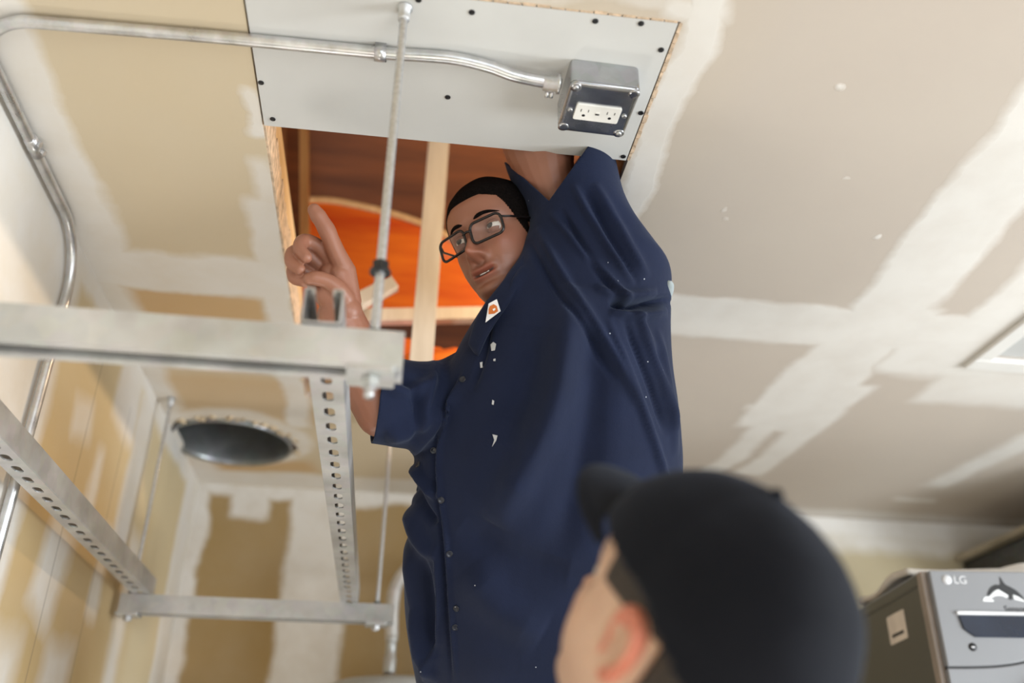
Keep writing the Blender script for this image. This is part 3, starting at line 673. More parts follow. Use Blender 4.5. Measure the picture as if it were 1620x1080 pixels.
SK = np.array(lin(150, 101, 79)[:3]); SK2 = np.array(lin(206, 172, 148)[:3])
def face_tint(H, base, beard=.3, earred=0.):
    lipc = base * np.array([.95, .62, .62]); browc = np.array([.022, .014, .012]); stub = base * np.array([.55, .52, .55])
    def fn(V):
        L = H.loc(V); x, y, z = L.T; ax = np.abs(x); c = np.repeat(base[None], len(V), 0)
        near = (np.abs(z) < .14) & (np.abs(x) < .12) & (np.abs(y) < .16); fr = near & (y > .04)
        def mixc(c, k, col): return c * (1 - k[:, None]) + col * k[:, None]
        k = near * (y > .0) * np.clip(g(z, -.085, .035) * 1.3 - .2, 0, 1) * beard; c = mixc(c, k, stub)
        k = fr * .5 * np.exp(-(ax / .02) ** 2) * g(z, -.0575, .005) * (beard * 2); c = mixc(c, np.clip(k, 0, 1), browc)
        zl = z - 6 * ax ** 2; k = fr * np.clip((1 - (ax / .023) ** 2) * 3, 0, 1) * np.clip(1.5 * g(zl, -.072, .0105) - .3, 0, 1); c = mixc(c, np.clip(k, 0, .9), lipc)
        k = fr * np.clip((1 - (ax / .021) ** 2) * 3, 0, 1) * g(zl, -.0718, .0020); c = mixc(c, np.clip(k * 1.2, 0, 1), np.array([.03, .012, .01]))
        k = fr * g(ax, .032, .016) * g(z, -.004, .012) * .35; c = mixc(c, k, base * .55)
        k = fr * (np.exp(-((ax - .0) / .02) ** 2) * g(z, -.04, .014) * .35 + g(ax, .045, .016) * g(z, -.03, .016) * .3); c = mixc(c, k, base * np.array([1.15, .72, .66]))
        if earred: k = near * (ax > .0765) * earred; c = mixc(c, k, base * np.array([1.0, .42, .36]))
        return c
    return fn
def shell(H, name, mask, off, mat, parent, nz=110, na=160, thick=.002, zs=None, smooth=True, puff=None):
    """patch of the head surface moved outward (hair, cap)"""
    R = H.grid(nz, na); P = np.stack(R); nzz = len(R)
    ctr = np.array([0, 0, .01]); V = []; idx = -np.ones((nzz, na), int); keep = mask(P)
    for i in range(nzz):
        for k in range(na):
            if keep[i, k]:
                p = P[i, k]; dvec = p - ctr * [1, 1, 1]; dvec = dvec / np.linalg.norm(dvec); o_ = off(p) if callable(off) else off
                idx[i, k] = len(V); V.append(p + dvec * o_)
    F = [(idx[i, k], idx[i, (k + 1) % na], idx[i + 1, (k + 1) % na], idx[i + 1, k]) for i in range(nzz - 1) for k in range(na) if min(idx[i, k], idx[i, (k + 1) % na], idx[i + 1, (k + 1) % na], idx[i + 1, k]) >= 0]
    if keep[-1].all(): F.append(tuple(idx[-1]))
    me = mesh_from(H.wa(np.array(V)) - np.array(parent.location), F, name); o = link(name, me, mat, parent, smooth)
    sm = o.modifiers.new('solid', 'SOLIDIFY'); sm.thickness = thick * H.k; sm.offset = 1; return o
def place(me, parent):                              # put a world-space mesh under a thing's base
    V = get_v(me) - np.array(parent.location); set_v(me, V); return me
def add_local(name, bm, mat, parent, smooth=True, **kw):
    base = parent
    while base.parent: base = base.parent
    bmesh.ops.translate(bm, verts=bm.verts, vec=-Vector(base.location)); return obj(name, bm, mat, parent, smooth, **kw)

def hand(bm, W, fingers, palm, thumb, rp=.014):
    for f in fingers: limb(bm, [p for p, _ in f], [r for _, r in f], 14, 4)
    for a, ra, b, rb in palm: limb(bm, [a, (np.array(a) + np.array(b)) / 2, b], [ra, (ra + rb) / 2, rb], 14, 3)
    limb(bm, [p for p, _ in thumb], [r for _, r in thumb], 14, 4)

# ================= worker on the ladder
ladder_top = -.80
man = empty('person', tuple(pt(860, 1000, 1.66) * [1, 1, 0] + [0, 0, ladder_top]), 'bespectacled person in navy work shirt reaching into the ceiling opening and pointing', 'person', 'people at work')
HM = Head(pt(797, 385, 1.635), (-.55, -.10, -.83), (-.40, -.92, .05), 1.04, .001)
bm = BM(); HM.add(bm)
HM.ear(bm, -1); HM.ear(bm, 1)
# neck, shoulders, trunk core
neck0 = HM.w(0, -.02, -.06); sh_c = pt(905, 560, 1.60)
limb(bm, [neck0, HM.w(0, -.03, -.13), pt(850, 540, 1.63)], [.055, .062, .075])
limb(bm, [pt(850, 560, 1.64), pt(880, 700, 1.64), pt(880, 900, 1.66)], [.10, .13, .14])
# raised arm (far hand holds the joist up in the attic)
limb(bm, [pt(930, 520, 1.60), pt(915, 410, 1.60), pt(874, 305, 1.60), pt(852, 225, 1.605), pt(846, 170, 1.64)], [.070, .052, .044, .064, .060])
limb(bm, [pt(846, 170, 1.64), pt(850, 60, 1.76), pt(862, -60, 1.86), pt(866, -130, 1.90)], [.058, .05, .038, .031])
hb = pt(866, -130, 1.90); e1 = HV; e3 = np.array([0, 0, 1.]); e2 = DV
for i, (dx, L_) in enumerate(((-.03, .075), (-.01, .085), (.01, .08), (.03, .065))):
    m = hb + e1 * dx + e3 * .085; limb(bm, [hb + e1 * dx * .5, m, m + e3 * L_ * .45 - e2 * .01, m + e3 * L_ * .6 - e2 * .04], [.016, .0125, .010, .008], 12, 3)
limb(bm, [hb + e1 * -.02, hb + e1 * -.05 + e3 * .03, hb + e1 * -.06 + e3 * .07 - e2 * .01], [.017, .012, .009], 12, 3)
limb(bm, [hb, hb + e3 * .07], [.03, .028], 14, 3)
# bent arm with the pointing hand
limb(bm, [pt(760, 640, 1.62), pt(690, 655, 1.56), pt(606, 650, 1.49)], [.055, .048, .041])
limb(bm, [pt(603, 652, 1.49), pt(584, 612, 1.485), pt(558, 550, 1.475), pt(538, 500, 1.467)], [.041, .042, .041, .036])
def P3(x, y, d): return pt(x, y, d)
wr = P3(537, 488, 1.467)
idxf = [(P3(543, 422, 1.462), .0165), (P3(533, 402, 1.456), .0150), (P3(523, 378, 1.450), .0136), (P3(517, 364, 1.447), .0141), (P3(509, 350, 1.445), .0126), (P3(503, 341, 1.444), .0128), (P3(497, 332, 1.443), .0104)]
midf = [(P3(523, 412, 1.470), .0120), (P3(503, 390, 1.462), .0122), (P3(482, 381, 1.450), .0120), (P3(474, 392, 1.432), .0108), (P3(484, 407, 1.424), .0095)]
rinf = [(P3(515, 430, 1.474), .0115), (P3(492, 408, 1.468), .0118), (P3(466, 398, 1.454), .0115), (P3(461, 414, 1.434), .0104), (P3(474, 426, 1.424), .0090)]
pinf = [(P3(512, 447, 1.474), .0105), (P3(488, 432, 1.468), .0105), (P3(465, 424, 1.456), .0100), (P3(465, 440, 1.438), .0092), (P3(480, 446, 1.428), .0080)]
thf = [(P3(543, 472, 1.450), .019), (P3(533, 456, 1.438), .0150), (P3(516, 444, 1.430), .0122), (P3(499, 440, 1.424), .0118), (P3(489, 441, 1.422), .0095)]
palm = [(wr, .024, P3(541, 420, 1.464), .0135), (wr, .024, P3(523, 415, 1.470), .0135), (wr, .024, P3(516, 434, 1.473), .0150), (P3(522, 472, 1.469), .021, P3(497, 445, 1.470), .0135), (wr, .022, P3(516, 448, 1.474), .0130), (P3(545, 484, 1.462), .026, P3(538, 435, 1.460), .019), (P3(546, 492, 1.458), .027, P3(516, 463, 1.450), .0185), (P3(532, 482, 1.462), .024, P3(500, 452, 1.456), .0140), (P3(534, 470, 1.458), .020, P3(520, 432, 1.462), .0150), (P3(553, 476, 1.464), .019, P3(549, 428, 1.463), .0145)]
hand(bm, None, [idxf, midf, rinf, pinf], palm, thf)
body = fuse(bm, .0019, 2)
tint(body, face_tint(HM, SK, .45))
link('body', place(body, man), M_SKIN, man, True)
# eyes
for s in (-1, 1):
    c = HM.w(s * .032, .0735, .0); bm = BM(); bmesh.ops.create_uvsphere(bm, u_segments=24, v_segments=16, radius=.0122, matrix=Matrix.Translation(Vector(c)))
    e = add_local('eyeball', bm, M_EYE, man)
    gz = HM.R * .10 + HM.F * 1 + HM.U * .12; gz /= np.linalg.norm(gz)
    bm = BM(); lathe(bm, c + gz * .0112, gz, [(.0058, -.0010), (.0055, .0006), (.0035, .0014), (.0008, .0017)], 20); add_local('iris', bm, M_IRIS, e).location = (0, 0, 0)
    for up in (1, -1):                              # lids
        bm = BM(); R = []
        for j in range(7):
            t_ = j / 6; el = (.30 + .75 * t_) if up > 0 else (-.34 - .7 * t_); R.append([Vector(c + .0134 * (HM.R * math.cos(el) * math.sin(a) + HM.F * math.cos(el) * math.cos(a) + HM.U * math.sin(el) * (1 if True else 1))) for a in np.linspace(-1.25, 1.25, 17)])
        vs = [[bm.verts.new(p) for p in r_] for r_ in R]
        for a_, b_ in zip(vs, vs[1:]):
            for i in range(16): bm.faces.new((a_[i], a_[i + 1], b_[i + 1], b_[i]))
        me = bpy.data.meshes.new('eyelid'); bm.to_mesh(me); bm.free(); place(me, man); tint(me, lambda V: np.repeat((SK * .8)[None], len(V), 0)); o = link('eyelid', me, M_SKIN, man, True)
        so = o.modifiers.new('s', 'SOLIDIFY'); so.thickness = .0012; so.offset = 1
    # eyebrow
    bm = BM(); pts_ = [];
    for tt_ in np.linspace(0, 1, 9):
        x_ = s * (.012 + .038 * tt_); z_ = .0185 + .0050 * math.sin(tt_ * 2.4) - .003 * tt_
        xx, yy, zz = head_point(np.array([math.asin(min(.99, abs(x_) / .0745)) ** 1.0 * s]), np.array([z_]), .0)
        # find azimuth giving this x
        az = np.linspace(0, 1.4, 120) * s; X_, Y_, _z = head_point(az, np.full(120, z_)); k = int(np.argmin(abs(X_ - x_))); pts_.append(HM.w(X_[k], Y_[k] - .0012, z_))
    tube(bm, pts_, [.0014, .0030, .0036, .0036, .0034, .0031, .0026, .0020, .0010], 8); add_local('eyebrow', bm, M_HAIR, man)
# hair: cropped, front hairline carried lower to stand in for forehead shade
def hairmask(P):
    x, y, z = P[..., 0], P[..., 1], P[..., 2]
    line = .056 + .0 * x - .22 * np.clip(np.abs(x) - .030, 0, 1) * 2
    return (z > np.where(y > .02, line + np.clip(.075 - y, 0, .05) * -1.6, -.045)) & ~((y > -.03) & (y < .03) & (z < .0))
shell(HM, 'hair', hairmask, .0015, M_HAIR, man, nz=240, na=360, thick=.002)
# spectacles
gy = .103; tiltz = -.011
def rr_pts(cx, w_, h_, r_, yf): return [HM.w(cx + x, yf(cx + x), tiltz + z - .0) for x, z in rrect(w_, h_, r_, 5)]
yf = lambda x: gy + .004 - 2.2 * x * x
gl = None
bm = BM()
for s in (-1, 1):
    P_ = rr_pts(s * .0345, .056, .035, .010, yf); P_.append(P_[0]); P_.append(P_[1]); tube(bm, P_, .0024, 8)
tube(bm, [HM.w(x, yf(x) + .002 - abs(x) * .1, tiltz + .006 + .002 * math.cos(x / .008 * 1.5)) for x in np.linspace(-.0085, .0085, 7)], .0021, 8)
for s in (-1, 1): tube(bm, [HM.w(s * .060, yf(.060), tiltz + .010), HM.w(s * .070, .080, tiltz + .010), HM.w(s * .077, .03, .004), HM.w(s * .080, -.01, .006), HM.w(s * .079, -.03, -.012)], .0020, 8)
gl = add_local('spectacle_frame', bm, M_FRAME, man, label='dark rectangular spectacle frame')
for s in (-1, 1):
    bm = BM(); P_ = rr_pts(s * .0345, .055, .034, .0095, yf); Fv = HM.F * .0008
    rings(bm, [[Vector(p - Fv) for p in P_], [Vector(p + Fv) for p in P_]]); o = add_local('lens', bm, M_LENS, gl, False); o.location = (0, 0, 0)
# lips parting: teeth
bm = BM(); tube(bm, [HM.w(x, .0875 - 6 * x * x, -.0708 + 6 * x * x) for x in np.linspace(-.009, .009, 7)], .0012, 8); add_local('teeth', bm, M_EYE, man)

# ---- shirt
bm = BM()
row_body(bm, [(1130, 668, 1040, 1.67, .17), (1080, 658, 1045, 1.66, .185), (1000, 644, 1050, 1.66, .20), (930, 641, 1058, 1.65, .21), (850, 649, 1067, 1.64, .21), (760, 655, 1077, 1.63, .205), (700, 660, 1075, 1.62, .195), (650, 682, 1070, 1.61, .185),
    (600, 708, 1063, 1.60, .17), (560, 728, 1060, 1.60, .16), (520, 752, 1059, 1.60, .15), (480, 778, 1060, 1.60, .14), (440, 808, 1059, 1.60, .13), (410, 822, 1039, 1.60, .12), (370, 836, 1008, 1.60, .115), (330, 830, 989, 1.605, .105), (290, 813, 979, 1.61, .095), (250, 797, 972, 1.62, .085), (200, 785, 965, 1.64, .08)], 56)
limb(bm, [pt(800, 610, 1.63), pt(720, 640, 1.585), pt(660, 641, 1.545), pt(612, 634, 1.515), pt(560, 628, 1.49)], [.095, .082, .074, .072, .070], 26)
shirt = fuse(bm, .004, 5)
# folds
F = [([(870, 335), (925, 400), (990, 470), (1040, 560)], 1.5, .006, .006), ([(905, 290), (950, 370), (1005, 450)], 1.5, .007, .007), ([(940, 290), (985, 370), (1025, 440)], 1.5, .008, .006), ([(885, 330), (935, 410), (985, 480)], 1.5, .006, -.007), ([(925, 300), (970, 385), (1010, 450)], 1.5, .006, -.006),
     ([(850, 360), (900, 450), (960, 540), (1010, 640)], 1.5, .007, .007), ([(835, 380), (880, 460), (930, 530), (975, 600)], 1.5, .006, -.007), ([(965, 478), (1005, 484), (1062, 474)], 1.5, .007, -.022), ([(965, 492), (1010, 498), (1056, 492)], 1.5, .008, .007), ([(940, 455), (990, 466), (1040, 462)], 1.5, .008, .006),
     ([(960, 500), (1000, 600), (1035, 700), (1060, 780)], 1.5, .007, .006), ([(985, 500), (1025, 600), (1055, 690)], 1.5, .006, -.006), ([(1010, 510), (1045, 600), (1066, 680)], 1.5, .006, .006),
     ([(905, 450), (893, 560), (868, 660), (825, 750), (780, 830)], 1.5, .030, .020), ([(935, 520), (935, 640), (915, 760), (880, 880)], 1.5, .030, -.010), ([(850, 520), (830, 620), (790, 700)], 1.5, .03, -.010),
     ([(655, 735), (672, 762), (694, 790)], 1.5, .007, .010), ([(650, 760), (668, 800), (690, 830)], 1.5, .007, -.009), ([(648, 800), (662, 850), (690, 885)], 1.5, .010, .010), ([(646, 850), (655, 930), (668, 1000), (676, 1080)], 1.5, .009, .009), ([(668, 880), (680, 960), (690, 1040)], 1.5, .008, -.009), ([(690, 860), (697, 930), (694, 1000), (675, 1080)], 1.5, .006, .008), ([(660, 960), (672, 1030), (690, 1080)], 1.5, .007, .006), ([(650, 720), (665, 700), (700, 660), (735, 600)], 1.5, .008, .006),
     ([(735, 585), (705, 660), (694, 740), (706, 850), (716, 1000), (722, 1080)], 1.5, .004, .004), ([(730, 585), (698, 660), (687, 740), (699, 850), (709, 1000), (714, 1080)], 1.5, .003, -.004), ([(775, 500), (765, 560), (745, 620)], 1.5, .006, -.005),
     ([(600, 600), (640, 620), (690, 600)], 1.45, .010, .008), ([(610, 690), (650, 680), (700, 650)], 1.45, .012, .008), ([(630, 585), (660, 640), (655, 700)], 1.45, .008, -.006), ([(690, 570), (680, 620), (660, 680)], 1.45, .008, .006),
     ([(760, 520), (800, 480), (830, 420)], 1.5, .008, .006), ([(1040, 520), (1058, 620), (1070, 720)], 1.5, .006, .005), ([(740, 900), (790, 960), (860, 1000)], 1.5, .03, .008), ([(730, 830), (800, 880), (900, 900)], 1.5, .03, -.006)]
folds(shirt, F)
# open the sleeves: cut away the cloth beyond each hem
bm = BM(); bm.from_mesh(shirt); bpy.data.meshes.remove(shirt)
def cut(bm, A, B_, C_, sel, keep_pt):
    A, B_, C_ = Vector(A), Vector(B_), Vector(C_); nrm = (B_ - A).cross(C_ - A).normalized()
    if (Vector(keep_pt) - A).dot(nrm) > 0: nrm = -nrm
    geo = [f for f in bm.faces if sel(f.calc_center_median())]
    es = set(e for f in geo for e in f.edges); vs = set(v for f in geo for v in f.verts)
    bmesh.ops.bisect_plane(bm, geom=list(vs) + list(es) + geo, plane_co=A, plane_no=nrm, dist=1e-6)
    kill = [f for f in bm.faces if sel(f.calc_center_median()) and (f.calc_center_median() - A).dot(nrm) > 0]
    bmesh.ops.delete(bm, geom=kill, context='FACES')
def notch(bm, lines, zmin):
    pls = []
    for (a, b) in lines:
        A = Vector(pt(*a, 1.5)); n_ = A.cross(Vector(pt(*b, 1.5))).normalized()
        if n_.z < 0: n_ = -n_
        pls.append((A, n_))
    for A, n_ in pls:
        geo = [f for f in bm.faces if f.calc_center_median().z > zmin]
        es = set(e for f in geo for e in f.edges); vs = set(v for f in geo for v in f.verts)
        bmesh.ops.bisect_plane(bm, geom=list(vs) + list(es) + geo, plane_co=A, plane_no=n_, dist=1e-6)
    kill = [f for f in bm.faces if f.calc_center_median().z > zmin and all((f.calc_center_median() - A).dot(n_) > 0 for A, n_ in pls)]
    bmesh.ops.delete(bm, geom=kill, context='FACES')
notch(bm, [((799, 258), (868, 318)), ((868, 318), (924, 240))], .8)
cut(bm, pt(600, 590, 1.50), pt(598, 660, 1.44), pt(588, 700, 1.5), lambda c: (c - Vector(pt(590, 640, 1.5))).length < .16 and c.x < pt(655, 640, 1.5)[0], pt(700, 640, 1.6))
bmesh.ops.delete(bm, geom=[v for v in bm.verts if not v.link_faces], context='VERTS')
bmesh.ops.translate(bm, verts=bm.verts, vec=-man.location)
me = bpy.data.meshes.new('shirt'); bm.to_mesh(me); bm.free(); sh = link('shirt', me, M_NAVY, man, True)
so = sh.modifiers.new('s', 'SOLIDIFY'); so.thickness = .003; so.offset = -1
sV = get_v(me) + np.array(man.location); bvh = BVHTree.FromPolygons([Vector(v) for v in sV], [tuple(p.vertices) for p in me.polygons])
def on_shirt(x, y):
    d_ = Vector(pt(x, y, 1.)).normalized(); h = bvh.ray_cast(Vector((0, 0, 0)), d_); return h[0], (h[1] if h[1].dot(d_) < 0 else -h[1])
for (x, y) in ((686, 712), (698, 791), (711, 876), (722, 962), (662, 735), (732, 600), (720, 992)):
    p, nn = on_shirt(x, y); 
    if p is None: continue
    bm = BM(); lathe(bm, p - nn * .0005 - man.location, nn, [(.0055, 0), (.0056, .0016), (.0046, .0026), (.0035, .0016), (.0008, .0016)], 20); obj('button', bm, M_BUTTON, sh, True)
def patch_on(name, poly, lift, mat, parent, th=.0008, **kw):
    bm = BM(); T_ = []; B_ = []
    for (x, y) in poly:
        p, nn = on_shirt(x, y); T_.append(p + nn * (lift + th) - man.location); B_.append(p + nn * (lift - .003) - man.location)
    rings(bm, [B_, T_]); return obj(name, bm, mat, parent, **kw)
M_LABELW = simple('white woven label', lin(225, 222, 220), .8); M_LABELO = simple('orange label mark', lin(196, 106, 40), .8)
# front opening facing: strip along the placket, pocket, collar
ph, _n = on_shirt(780, 492); dL = float((np.array(ph) @ M)[2]) - .022
def flat_patch(name, poly, dd, mat, parent, **kw):
    bm = BM(); rings(bm, [[Vector(pt(x, y, dL - dd)) - man.location for x, y in poly], [Vector(pt(x, y, dL - dd + .0012)) - man.location for x, y in poly]]); return obj(name, bm, mat, parent, **kw)
lab = flat_patch('label_patch', [(773, 480), (786, 473), (792, 492), (768, 510)], 0, M_LABELW, sh, label='small white woven label with orange mark')
flat_patch('label_mark', [(775, 484), (781, 481), (786, 484), (788, 492), (782, 496), (773, 497), (773, 489)], .0008, M_LABELO, lab)
flat_patch('label_mark', [(779, 489), (783, 487), (784, 489), (781, 492)], .0014, M_LABELW, lab)
M_PAINT = simple('dried white paint', lin(190, 190, 190), .8)
for poly in ([(777, 545), (781, 541), (785, 544), (783, 554), (778, 555)], [(779, 687), (787, 689), (785, 697), (779, 706), (782, 696)], [(781, 568), (784, 567), (784, 571), (781, 571)], [(759, 573), (763, 572), (764, 581), (760, 582)], [(779, 632), (782, 634), (781, 640), (778, 639)]):
    patch_on('paint_fleck', poly, .0006, M_PAINT, sh)
# collar
bm = BM(); cp_ = [pt(742, 548, 1.49), pt(752, 515, 1.485), pt(768, 484, 1.488), pt(793, 452, 1.50), pt(822, 415, 1.52), pt(848, 385, 1.56), pt(862, 380, 1.62)]
S_ = spline(cp_, 5); R = []
for i, p in enumerate(S_):
    t_ = i / (len(S_) - 1); inn = DV * .03 + HV * .02 + np.array([0, 0, -.02]); out_ = -DV * .006 - HV * .004; hgt = np.array([0, 0, 1.]) * .004 + HV * -.002
    wdt = .030 * (.45 + .55 * math.sin(PI * min(1, t_ + .15))); down = HV * .8 * wdt + np.array([0, 0, -1]) * wdt * .9 - DV * .010
    R.append([Vector(p + inn), Vector(p + hgt), Vector(p + out_), Vector(p + down + out_), Vector(p + down), Vector(p + inn * .6 + np.array([0, 0, -.012]))])
rings(bm, R); co_ = add_local('collar', bm, M_NAVY, man, True); sbm = co_.modifiers.new('b', 'SUBSURF'); sbm.levels = 2; sbm.render_levels = 2
# grey undershirt showing at the back shoulder gap
bm = BM(); ball(bm, pt(1046, 471, 1.585), (.016, .055, .011)); add_local('undershirt', bm, M_GREYTEE, man, label='pale grey undershirt showing at the torn armhole')
# trousers and boots down to the ladder
hip = pt(845, 1110, 1.66)
bm = BM(); ball(bm, hip + np.array([0, 0, -.02]), (.20, .16, .14))
fz = ladder_top
for s in (-1, 1):
    o_ = HV * s * .09 + DV * s * -.05; kn = np.array([hip[0], hip[1], (hip[2] + fz) / 2 + .03]) + o_ - DV * .02; an = np.array([hip[0], hip[1], fz + .07]) + o_
    limb(bm, [hip + o_ * .9 + [0, 0, -.03], (hip + o_ + kn) / 2 + [0, 0, 0], kn, (kn + an) / 2, an], [.115, .10, .075, .068, .062])
tr_ = fuse(bm, .008, 4); link('trousers', place(tr_, man), M_TROUSER, man, True)
M_BOOT = simple('brown work boot leather', lin(96, 66, 40), .6)
for s in (-1, 1):
    a = np.array([hip[0], hip[1], fz]) + HV * s * .09 + DV * s * -.05
    bm = BM(); limb(bm, [a + [0, 0, .10], a + [0, 0, .05]], [.055, .05]); limb(bm, [a + [.02, 0, .042], a + [-.10, -.04, .036], a + [-.17, -.07, .032]], [.04, .04, .032])
    for v in bm.verts: v.co.z = max(v.co.z, fz + .001)
    bo = fuse(bm, .005, 2); link('boot', place(bo, man), M_BOOT, man, True)
# step ladder under him
lc = np.array([hip[0], hip[1], 0]); lad = empty('step_ladder', (lc[0], lc[1], FL), 'low step platform ladder under the worker', 'ladder')
M_ALU = metal('ladder aluminium', lin(190, 192, 195), .4, 10, .8)
H_ = ladder_top - FL
obj('platform', box(BM(), (-.26, -.17, H_ - .03), (.26, .17, H_)), M_ALU, lad, bevel=.004)
for sx in (-1, 1):
    for sy in (-1, 1):
        bm = BM(); tube(bm, [(sx * .23, sy * .15, H_ - .02), (sx * .27, sy * .27, .0)], .016, 10); obj('leg', bm, M_ALU, lad, True)
for k in (1, 2):
    z = H_ * k / 3; y = -.27 + .12 * k / 3 - .0; obj('tread', box(BM(), (-.26, y - .04, z - .02), (.26, y + .04, z)), M_ALU, lad, bevel=.003)

# ================= onlooker in the cap
H2 = Head(pt(970, 1022, .70) , (-.44, -.42, .80), (.46, -.86, -.2), 1.0, .004)
H2.O = H2.O + H2.R * .083 + H2.F * .012 + H2.U * .010
p2 = empty('person', (float(H2.O[0] + .06), float(H2.O[1] + .02), FL), 'person in black cap seen close from behind, looking up at the worker', 'person')
bm = BM(); H2.add(bm); H2.ear(bm, -1, .070, 1.0); H2.ear(bm, 1, .070, 1.0)
nb = H2.w(0, -.035, -.09); sh0 = np.array([H2.O[0] + .07, H2.O[1] + .05, H2.O[2] - .30])
limb(bm, [H2.w(0, -.02, -.05), nb, (nb + sh0) / 2 + [0, 0, .03], sh0], [.056, .060, .064, .075])
limb(bm, [sh0 + [0, 0, -.02], sh0 + [0, 0, -.25], sh0 + [0, 0, -.48]], [.10, .13, .13])
Fh = H2.F * [1, 1, 0]; Fh /= np.linalg.norm(Fh); Lh = np.cross([0, 0, 1], Fh)
for s in (-1, 1):
    a = sh0 + Lh * s * .18 + [0, 0, -.05]; b = a + Lh * s * .05 + [0, 0, -.29]; c_ = b + Fh * .10 + [0, 0, -.22]
    limb(bm, [sh0 + [0, 0, -.04], a, b, c_], [.07, .055, .044, .028])
    for i in range(4):
        k0 = c_ + Fh * (.014 * (i - 1.5)) + [0, 0, -.08]; limb(bm, [c_ + [0, 0, -.02], k0, k0 + [0, 0, -.04] + Lh * -s * .006, k0 + [0, 0, -.065] + Lh * -s * .02], [.016, .011, .0095, .0075], 10, 3)
    limb(bm, [c_ + [0, 0, -.01], c_ + Fh * .035 + [0, 0, -.05], c_ + Fh * .04 + [0, 0, -.085]], [.015, .011, .009], 10, 3)
b2 = fuse(bm, .003, 2); tint(b2, face_tint(H2, SK2, .35, .85)); link('body', place(b2, p2), M_SKIN2, p2, True)
def hair2(P):
    x, y, z = P[..., 0], P[..., 1], P[..., 2]
    return ((y < .012) & (z > -.075) & ~((y > -.035) & (z < .022))) | ((y < .04) & (z > .015))
shell(H2, 'hair', hair2, .003, simple('cropped brown hair', lin(52, 44, 38), .7, noise=200, amt=.4, bump=(300, .8, .003)), p2, thick=.003)
for s in (-1, 1):
    bm = BM(); bmesh.ops.create_uvsphere(bm, u_segments=16, v_segments=10, radius=.0122, matrix=Matrix.Translation(Vector(H2.w(s * .032, .0735, 0)))); add_local('eyeball', bm, M_EYE, p2)
# cap: crown and brim
ta = math.radians(10)
def capmask(P):
    x, y, z = P[..., 0], P[..., 1], P[..., 2]; return z > .034 + .16 * y - .30 * np.clip(-y - .01, 0, .2)
def capoff(p): return .011 + .010 * np.clip((p[2] - .03) / .08, 0, 1) + .016 * np.clip(-p[1] / .08, 0, 1)
cap = shell(H2, 'cap', capmask, capoff, M_CAP, p2, thick=.003)
bm = BM(); NB = 25; rowsb = []
for (e, z_) in ((0, 0), (.35, .004), (.7, .004), (1.0, .0), (1.0, -.004), (.7, -.0005), (.35, -.001), (0, -.005)):
    r_ = []
    for i in range(NB):
        t_ = -1 + 2 * i / (NB - 1); a = t_ * 1.12
        az = np.array([a]); X_, Y_, _ = head_point(az, np.array([.052]), 0)
        L_ = .060 * (1 - abs(t_) ** 2.6) ** .5 if abs(t_) < 1 else 0
        x = X_[0] * 1.12 + 0; y = Y_[0] + .012 + e * L_; zz = .050 + z_ + .012 * e - .020 * t_ * t_ * (.5 + .9 * e)
        r_.append(Vector(H2.w(x * (1 + .04 * e), y, zz)))
    rowsb.append(r_)
vs = [[bm.verts.new(p) for p in r_] for r_ in rowsb]
for a_, b_ in zip(vs, vs[1:] + vs[:1]):
    for i in range(NB - 1): bm.faces.new((a_[i], a_[i + 1], b_[i + 1], b_[i]))
bmesh.ops.translate(bm, verts=bm.verts, vec=-Vector(p2.location)); br = obj('cap_brim', bm, M_CAP, p2, True)
ss = br.modifiers.new('s', 'SUBSURF'); ss.levels = 1; ss.render_levels = 2
bm = BM(); ball(bm, H2.w(0, -.004, .119 + .021), .006 * 1.0, 2); add_local('cap_button', bm, M_CAP, p2)
# his dark jacket, trousers, boots
bm = BM()
R = []
for dz, hw, hd in ((.075, .065, .062), (.03, .10, .08), (-.01, .17, .10), (-.06, .20, .115), (-.2, .19, .125), (-.4, .175, .12), (-.56, .18, .125), (-.66, .18, .125)):
    R.append([Vector(sh0 + [0, 0, dz] + Lh * hw * math.cos(a) + Fh * hd * math.sin(a)) for a in np.linspace(0, 2 * PI, 36, endpoint=False)])
rings(bm, R)
for s in (-1, 1):
    a = sh0 + Lh * s * .18 + [0, 0, -.05]; b = a + Lh * s * .05 + [0, 0, -.29]; c_ = b + Fh * .10 + [0, 0, -.20]
    limb(bm, [sh0 + Lh * s * .1 + [0, 0, -.05], a, b, c_], [.08, .072, .058, .045])
jk = fuse(bm, .008, 3); link('jacket', place(jk, p2), cloth('charcoal jacket', lin(30, 32, 38)), p2, True)
bm = BM(); hp = sh0 + [0, 0, -.62]; ball(bm, hp, (.17, .14, .12))
for s in (-1, 1):
    o_ = Lh * s * .09; an = np.array([hp[0], hp[1], FL + .08]) + o_; kn = (hp + o_ + an) / 2
    limb(bm, [hp + o_, (hp + o_ + kn) / 2, kn, (kn + an) / 2, an], [.10, .085, .065, .06, .052])
tj = fuse(bm, .010, 3); link('trousers', place(tj, p2), M_TROUSER, p2, True)
for s in (-1, 1):
    a = np.array([hp[0], hp[1], FL]) + Lh * s * .09; bm = BM(); limb(bm, [a + [0, 0, .10], a + [0, 0, .05]], [.05, .048]); limb(bm, [a + [0, 0, .042], a + Fh * .10 + [0, 0, .036], a + Fh * .17 + [0, 0, .03]], [.04, .04, .03])
    for v in bm.verts: v.co.z = max(v.co.z, FL + .001)
    bo = fuse(bm, .006, 2); link('boot', place(bo, p2), M_BOOT, p2, True)
#%%REST%%

